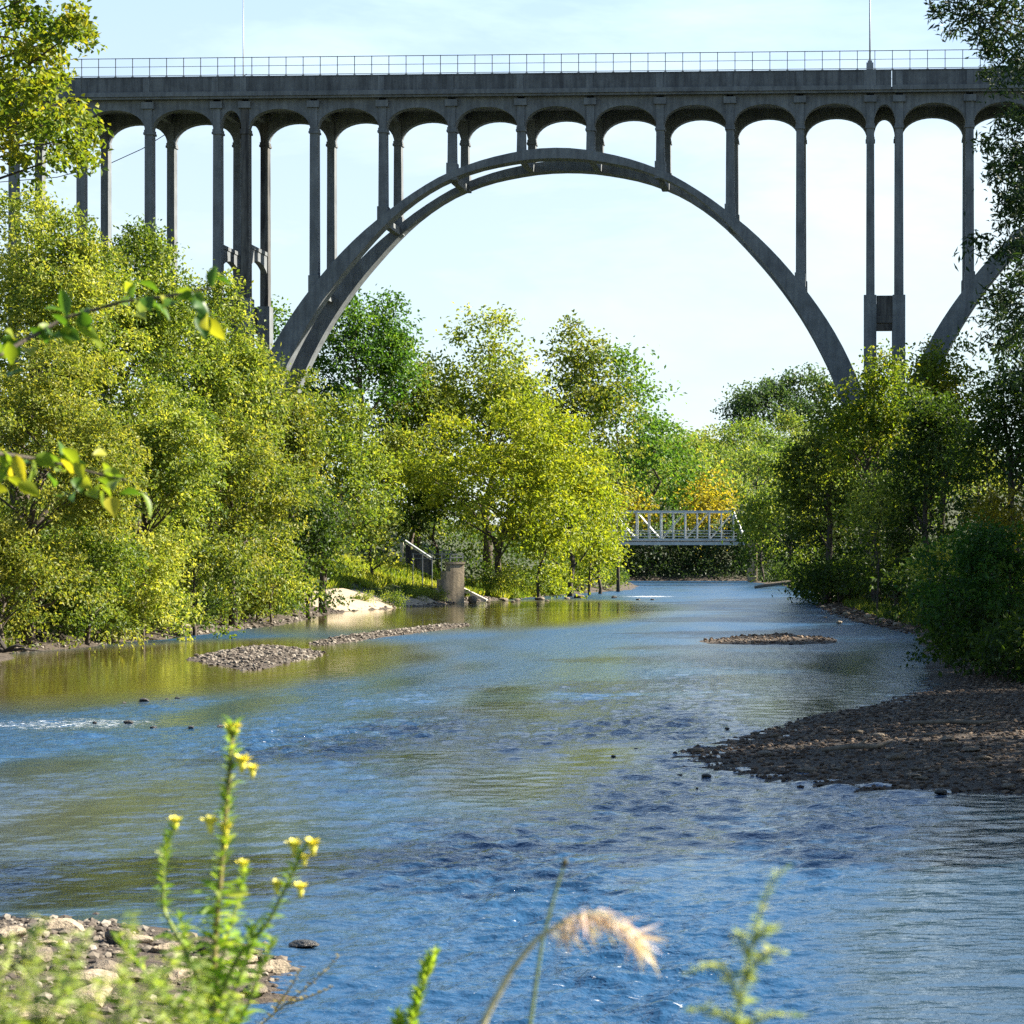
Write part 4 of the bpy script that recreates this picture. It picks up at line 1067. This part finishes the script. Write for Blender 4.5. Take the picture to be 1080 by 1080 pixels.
for si, (pl, r) in enumerate(stems):
    c = stalk(pl, PY, off)
    mb = MB(); mb.tube([tuple(q) for q in c], [r*pu*(1-.55*i/len(c)) for i in range(len(c))], 6); mb.build('stem', M['redstem'] if si == 0 else M['stem'], ev, True)
    tot = np.cumsum(np.r_[0, np.linalg.norm(np.diff(c, axis=0), axis=1)])
    d = 0.0; a = rng.uniform(0, 6)
    while d < tot[-1]:
        p = np.array([np.interp(d, tot, c[:, k]) for k in range(3)])
        fr = d/tot[-1]; a += 2.4
        up = (1.0 if fr > .72 else .35)
        yp = HY - (p[2]+off[2]-CH)*F/PY
        if yp < 1120:
            big = (15 if fr > .72 else 34*(1-fr*.35)) if si == 0 else (13 if fr > .5 else 24)
            dr = unit(np.array([math.cos(a), math.sin(a), up + rng.normal()*.25]))
            items.append((p, dr, unit(np.array([0, 0, 1.0]) + rng.normal(size=3)*.4), big*pu*rng.uniform(.7, 1.3), big*pu*.32*rng.uniform(.8, 1.2), float(np.clip(rng.normal(.45, .22), 0, 1))))
        d += (1.5 if fr > .6 else 2.6)*pu
leafset('leaves', rng, items, LM['weed'], ev)
def flower(px, py, dY, size, parent, off):
    c = np.array(P(px, py, PY+dY)) - off; V = []; Fc = []
    mb = MB()
    r = size*pu
    for k in range(7):
        a = k*2*math.pi/7 + px
        e_ = np.array([math.cos(a), math.sin(a), 0.0]); d = e_*(.75 if k % 2 else .35) + np.array([0, 0, 1.0])
        v, f = bigleaf(rng, c + e_*r*.15 - np.array([0, 0, r*.7]), d, unit(np.array([0, 0, .5]) - e_), r*1.75, r*1.5)
        o = len(mb.v); mb.v += [tuple(q) for q in v]; mb.f += [tuple(o+i for i in q) for q in f]
    mb.tube([tuple(c+np.array([0, 0, -r*1.6])), tuple(c+np.array([0, 0, -r*.5])), tuple(c+np.array([0, 0, r*.6]))], [r*.25, r*.5, r*.3], 6)
    mb.build('flower', M['flower'], parent, True)
for px, py, dy, s in ((255,802,0,6.5),(266,811,0,4.8),(222,867,0,6),(238,873,0,5.5),(237,889,0,4),(185,866,.08,5),(310,891,-.1,5.5),(330,890,-.1,6),(321,905,-.1,4),(292,933,-.1,5),(317,936,-.1,5),(256,911,.08,4.5),(242,768,0,4.5),(249,767,0,4.5)):
    flower(px, py, dy, s*1.3, ev, off)
def weed(name, label, cat, px, Y, stems_, leafm, seed, leafpx, gap, r=2.0, upbias=.6, curl=0.0, stemm='stem', maxy=1110, width=.3):
    o, off = plant_base(name, label, cat, px, Y); u = Y/F; rng = np.random.default_rng(seed); items = []
    for pl in stems_:
        c = stalk(pl, Y, off)
        mb = MB(); mb.tube([tuple(q) for q in c], [r*u*(1-.7*i/len(c)) for i in range(len(c))], 6); mb.build('stem', M[stemm], o, True)
        tot = np.cumsum(np.r_[0, np.linalg.norm(np.diff(c, axis=0), axis=1)]); d = 0.0; a = rng.uniform(0, 6)
        while d < tot[-1]:
            p = np.array([np.interp(d, tot, c[:, k]) for k in range(3)]); a += 2.4
            yp = HY - (p[2]+off[2]-CH)*F/Y; fr = d/tot[-1]
            if yp < maxy:
                dr = unit(np.array([math.cos(a), math.sin(a), upbias + rng.normal()*.3]))
                L = leafpx*u*rng.uniform(.6, 1.25)*(1.1-.5*fr)
                items.append((p, dr, unit(np.array([0, 0, 1.0])+rng.normal(size=3)*.5), L, L*width, float(np.clip(rng.normal(.5, .22), 0, 1))))
            d += gap*u
    leafset('leaves', rng, items, LM[leafm], o)
    return o
weed('spiky_weed','upright green spiky weed at the bottom edge left of centre','weed',436,5.0,[[(430,1340),(430,1180),(434,1080),(446,1040),(459,1004)],[(430,1150),(424,1100),(420,1072)]],'weed',501,24,.75,3.0,1.5,width=.24)
weed('feathery_weed','pale feathery weed standing out of focus at the lower right','weed',775,2.7,[[(770,1700),(770,1250),(776,1080),(790,1010),(802,960),(815,928),(828,916)],[(782,1060),(764,1020),(745,1018,.02),(728,1028,.02)],[(786,1035),(800,1012),(818,1000),(826,1008)],[(794,995),(808,978),(822,982)],[(790,1010),(780,985),(776,990)],[(776,1080),(750,1066),(722,1066)],[(776,1084),(815,1070),(850,1072)]],'pale',502,18,1.8,2.6,.4,width=.22)
sprays = [(22,[[(20,1800),(30,1200),(40,1060),(34,1000),(45,968)],[(36,1100),(70,1040),(90,985)],[(30,1150),(8,1080),(-4,1040)]],'feathery pale weed at the bottom left corner'),
          (110,[[(110,1800),(112,1200),(120,1090),(132,1010),(140,962)],[(114,1150),(90,1080),(78,1030)],[(116,1120),(150,1060),(166,1020)]],'feathery pale weed second from the bottom left corner'),
          (66,[[(64,1800),(66,1250),(72,1090),(60,1030),(66,985)],[(70,1120),(96,1060),(112,1030)]],'feathery pale weed between the two at the bottom left corner'),
          (-4,[[(-4,1800),(-4,1250),(4,1090),(0,1030),(14,985)],[(0,1120),(24,1060),(30,1020)]],'feathery pale weed cut by the left edge at the very bottom'),
          (205,[[(205,1800),(205,1250),(212,1120),(204,1060),(216,1010)],[(210,1130),(236,1080),(250,1050)],[(208,1110),(188,1070),(176,1050)]],'feathery pale weed growing through the base of the yellow flowered plant'),
          (150,[[(150,1800),(150,1250),(146,1120),(140,1060),(128,1020)],[(148,1150),(160,1090),(178,1070)]],'feathery pale weed leaning left at the foot of the yellow flowered plant'),
          (178,[[(180,1800),(180,1250),(172,1100),(168,1040),(186,1000)],[(178,1150),(204,1080),(215,1040)]],'feathery pale weed just left of the yellow flowered plant')]
for i, (px, stl, lab) in enumerate(sprays):
    weed('feathery_weed', lab, 'weed', px, 3.0+.12*i, stl, 'pale', 510+i, 24, 1.45, 2.2, .3, width=.28, maxy=1130)
weed('dry_weed','thin brown dry weed arching over the water beside the tan boulder','weed',300,7.0,[[(262,1180),(270,1085),(300,1060),(332,1035),(358,1008)],[(290,1065),(310,1036),(318,1020)],[(300,1060),(330,1050),(352,1040)]],'straw',520,8,2.6,1.1,.5,'redstem',width=.4) if False else \
weed('dry_weed','thin brown dry weed arching over the water beside the tan boulder','weed',262,7.0,[[(262,1180),(270,1085),(300,1060),(332,1035),(358,1008)],[(290,1065),(310,1036),(318,1020)],[(300,1060),(330,1050),(352,1040)]],'straw',520,8,2.6,1.1,.5,stemm='redstem',width=.4)
# grass with a pink drooping plume
gp, off = plant_base('plume_grass', 'dry grass stalk with a drooping pinkish plume at the bottom centre', 'grass', 500, 3.2)
u = 3.2/F
c = stalk([(500,1640),(502,1200),(508,1080),(540,1022),(566,990),(600,968),(632,962),(660,980),(674,996)], 3.2, off)
mb = MB(); mb.tube([tuple(q) for q in c], [(4.4*(1-.7*i/len(c)))*u for i in range(len(c))], 6); mb.build('stem', M['strawstem'], gp, True)
rng = np.random.default_rng(9); items = []
for i in range(int(len(c)*.55), len(c)):
    for k in range(6):
        p = c[i] + rng.normal(size=3)*3.0*u
        d = unit(np.array([.6, rng.normal()*.6, -.7]) + rng.normal(size=3)*.45)
        L = rng.uniform(10, 42)*u
        items.append((p, d, unit(rng.normal(size=3)), L, L*.07, float(np.clip(rng.normal(.5, .3), 0, 1))))
leafset('plume', rng, items, LM['plume'], gp)
gb, off = plant_base('grass_stalk', 'single thin green stalk behind the pinkish plume', 'grass', 566, 3.6)
c = stalk([(540,1500),(556,1100),(572,990),(586,940),(597,905)], 3.6, off)
mb = MB(); mb.tube([tuple(q) for q in c], [2.3*3.6/F*(1-.5*i/len(c)) for i in range(len(c))], 6); mb.build('stem', M['stem'], gb, True)
e = c[-1]; mb = MB(); mb.tube([tuple(c[-4]), tuple(c[-2]), tuple(e)], [.002, .0055, .002], 6); mb.build('seed_head', LM['straw'], gb, True)

# ------------------------------------------------------------------ light, sky, camera
SUN_EL, SUN_ROT = R(36), R(74)                     # rotation clockwise from the view direction (+Y)
d = Vector((math.sin(SUN_ROT)*math.cos(SUN_EL), math.cos(SUN_ROT)*math.cos(SUN_EL), math.sin(SUN_EL)))
sl_ = bpy.data.lights.new('sun', 'SUN'); sl_.energy = 5.0; sl_.angle = R(.5); sl_.color = (1.0, .93, .80)
so = bpy.data.objects.new('sun', sl_); COL.objects.link(so); so.rotation_euler = d.to_track_quat('Z', 'Y').to_euler(); so.location = (60, 40, 80)
W_ = bpy.data.worlds.new('World'); S.world = W_; W_.use_nodes = True; nt = W_.node_tree
sky = nt.nodes.new('ShaderNodeTexSky'); sky.sky_type = 'NISHITA'; sky.sun_disc = False
sky.sun_elevation = SUN_EL; sky.sun_rotation = SUN_ROT; sky.air_density = 1.0; sky.dust_density = .6; sky.ozone_density = 2.5
bg = nt.nodes['Background']; bg.inputs[1].default_value = .05
tc = nt.nodes.new('ShaderNodeTexCoord')
mp = nt.nodes.new('ShaderNodeMapping'); mp.inputs['Scale'].default_value = (1.0, 1.0, 3.2); nt.links.new(tc.outputs['Generated'], mp.inputs[0])
cf = noise(nt, mp.outputs[0], 4.5, 7, .6, .3)
cr = ramp(nt, [(.46, 0.0), (.70, .5)], cf)
# thin bright haze low in the sky on the sunward side, clearing to blue overhead and behind
sp3 = nt.nodes.new('ShaderNodeSeparateXYZ'); nt.links.new(tc.outputs['Generated'], sp3.inputs[0])
low = nt.nodes.new('ShaderNodeMapRange'); low.interpolation_type = 'SMOOTHSTEP'
for k_, v_ in (('From Min', .80), ('From Max', .26), ('To Min', 0.0), ('To Max', 1.0)): low.inputs[k_].default_value = v_
nt.links.new(sp3.outputs['Z'], low.inputs[0])
az_ = math_(nt, 'ADD', math_(nt, 'MULTIPLY', sp3.outputs['X'], .35), math_(nt, 'MULTIPLY', sp3.outputs['Y'], .94))
side = nt.nodes.new('ShaderNodeMapRange'); side.interpolation_type = 'SMOOTHSTEP'
for k_, v_ in (('From Min', -.1), ('From Max', .75), ('To Min', .12), ('To Max', 1.0)): side.inputs[k_].default_value = v_
nt.links.new(az_, side.inputs[0])
veil = math_(nt, 'MULTIPLY', math_(nt, 'MULTIPLY', low.outputs[0], side.outputs[0]), math_(nt, 'ADD', cr.outputs[0], .56), clamp=True)
el = nt.nodes.new('ShaderNodeMapRange'); el.interpolation_type = 'SMOOTHSTEP'
for k_, v_ in (('From Min', .12), ('From Max', .42), ('To Min', 0.0), ('To Max', 1.0)): el.inputs[k_].default_value = v_
nt.links.new(sp3.outputs['Z'], el.inputs[0])
haze_boost = mix(nt, (5.3, 6.15, 6.5), (3.7, 6.0, 9.2), el.outputs[0])  # upper blue brightened beyond clear sky, added to lighten the river's reflections
nt.links.new(mix(nt, sky.outputs[0], haze_boost, veil), bg.inputs[0])
cam = bpy.data.cameras.new('camera'); co = bpy.data.objects.new('camera', cam); COL.objects.link(co); S.camera = co
co.location = (0, 0, CH); co.rotation_euler = (R(90), 0, 0)
cam.sensor_width = 36; cam.lens = F/1080*36
cam.shift_x = (540-CX)/1080; cam.shift_y = (HY-540)/1080
cam.clip_start = .1; cam.clip_end = 6000
cam.dof.use_dof = True; cam.dof.focus_distance = 120; cam.dof.aperture_fstop = 7.5
S.view_settings.view_transform = 'Standard'; S.view_settings.look = 'None'; S.view_settings.gamma = 1.0
S.view_settings.exposure = 1.93
S.cycles.max_bounces = 8; S.cycles.transparent_max_bounces = 8; S.cycles.use_denoising = False; S.cycles.sample_clamp_indirect = 4.0
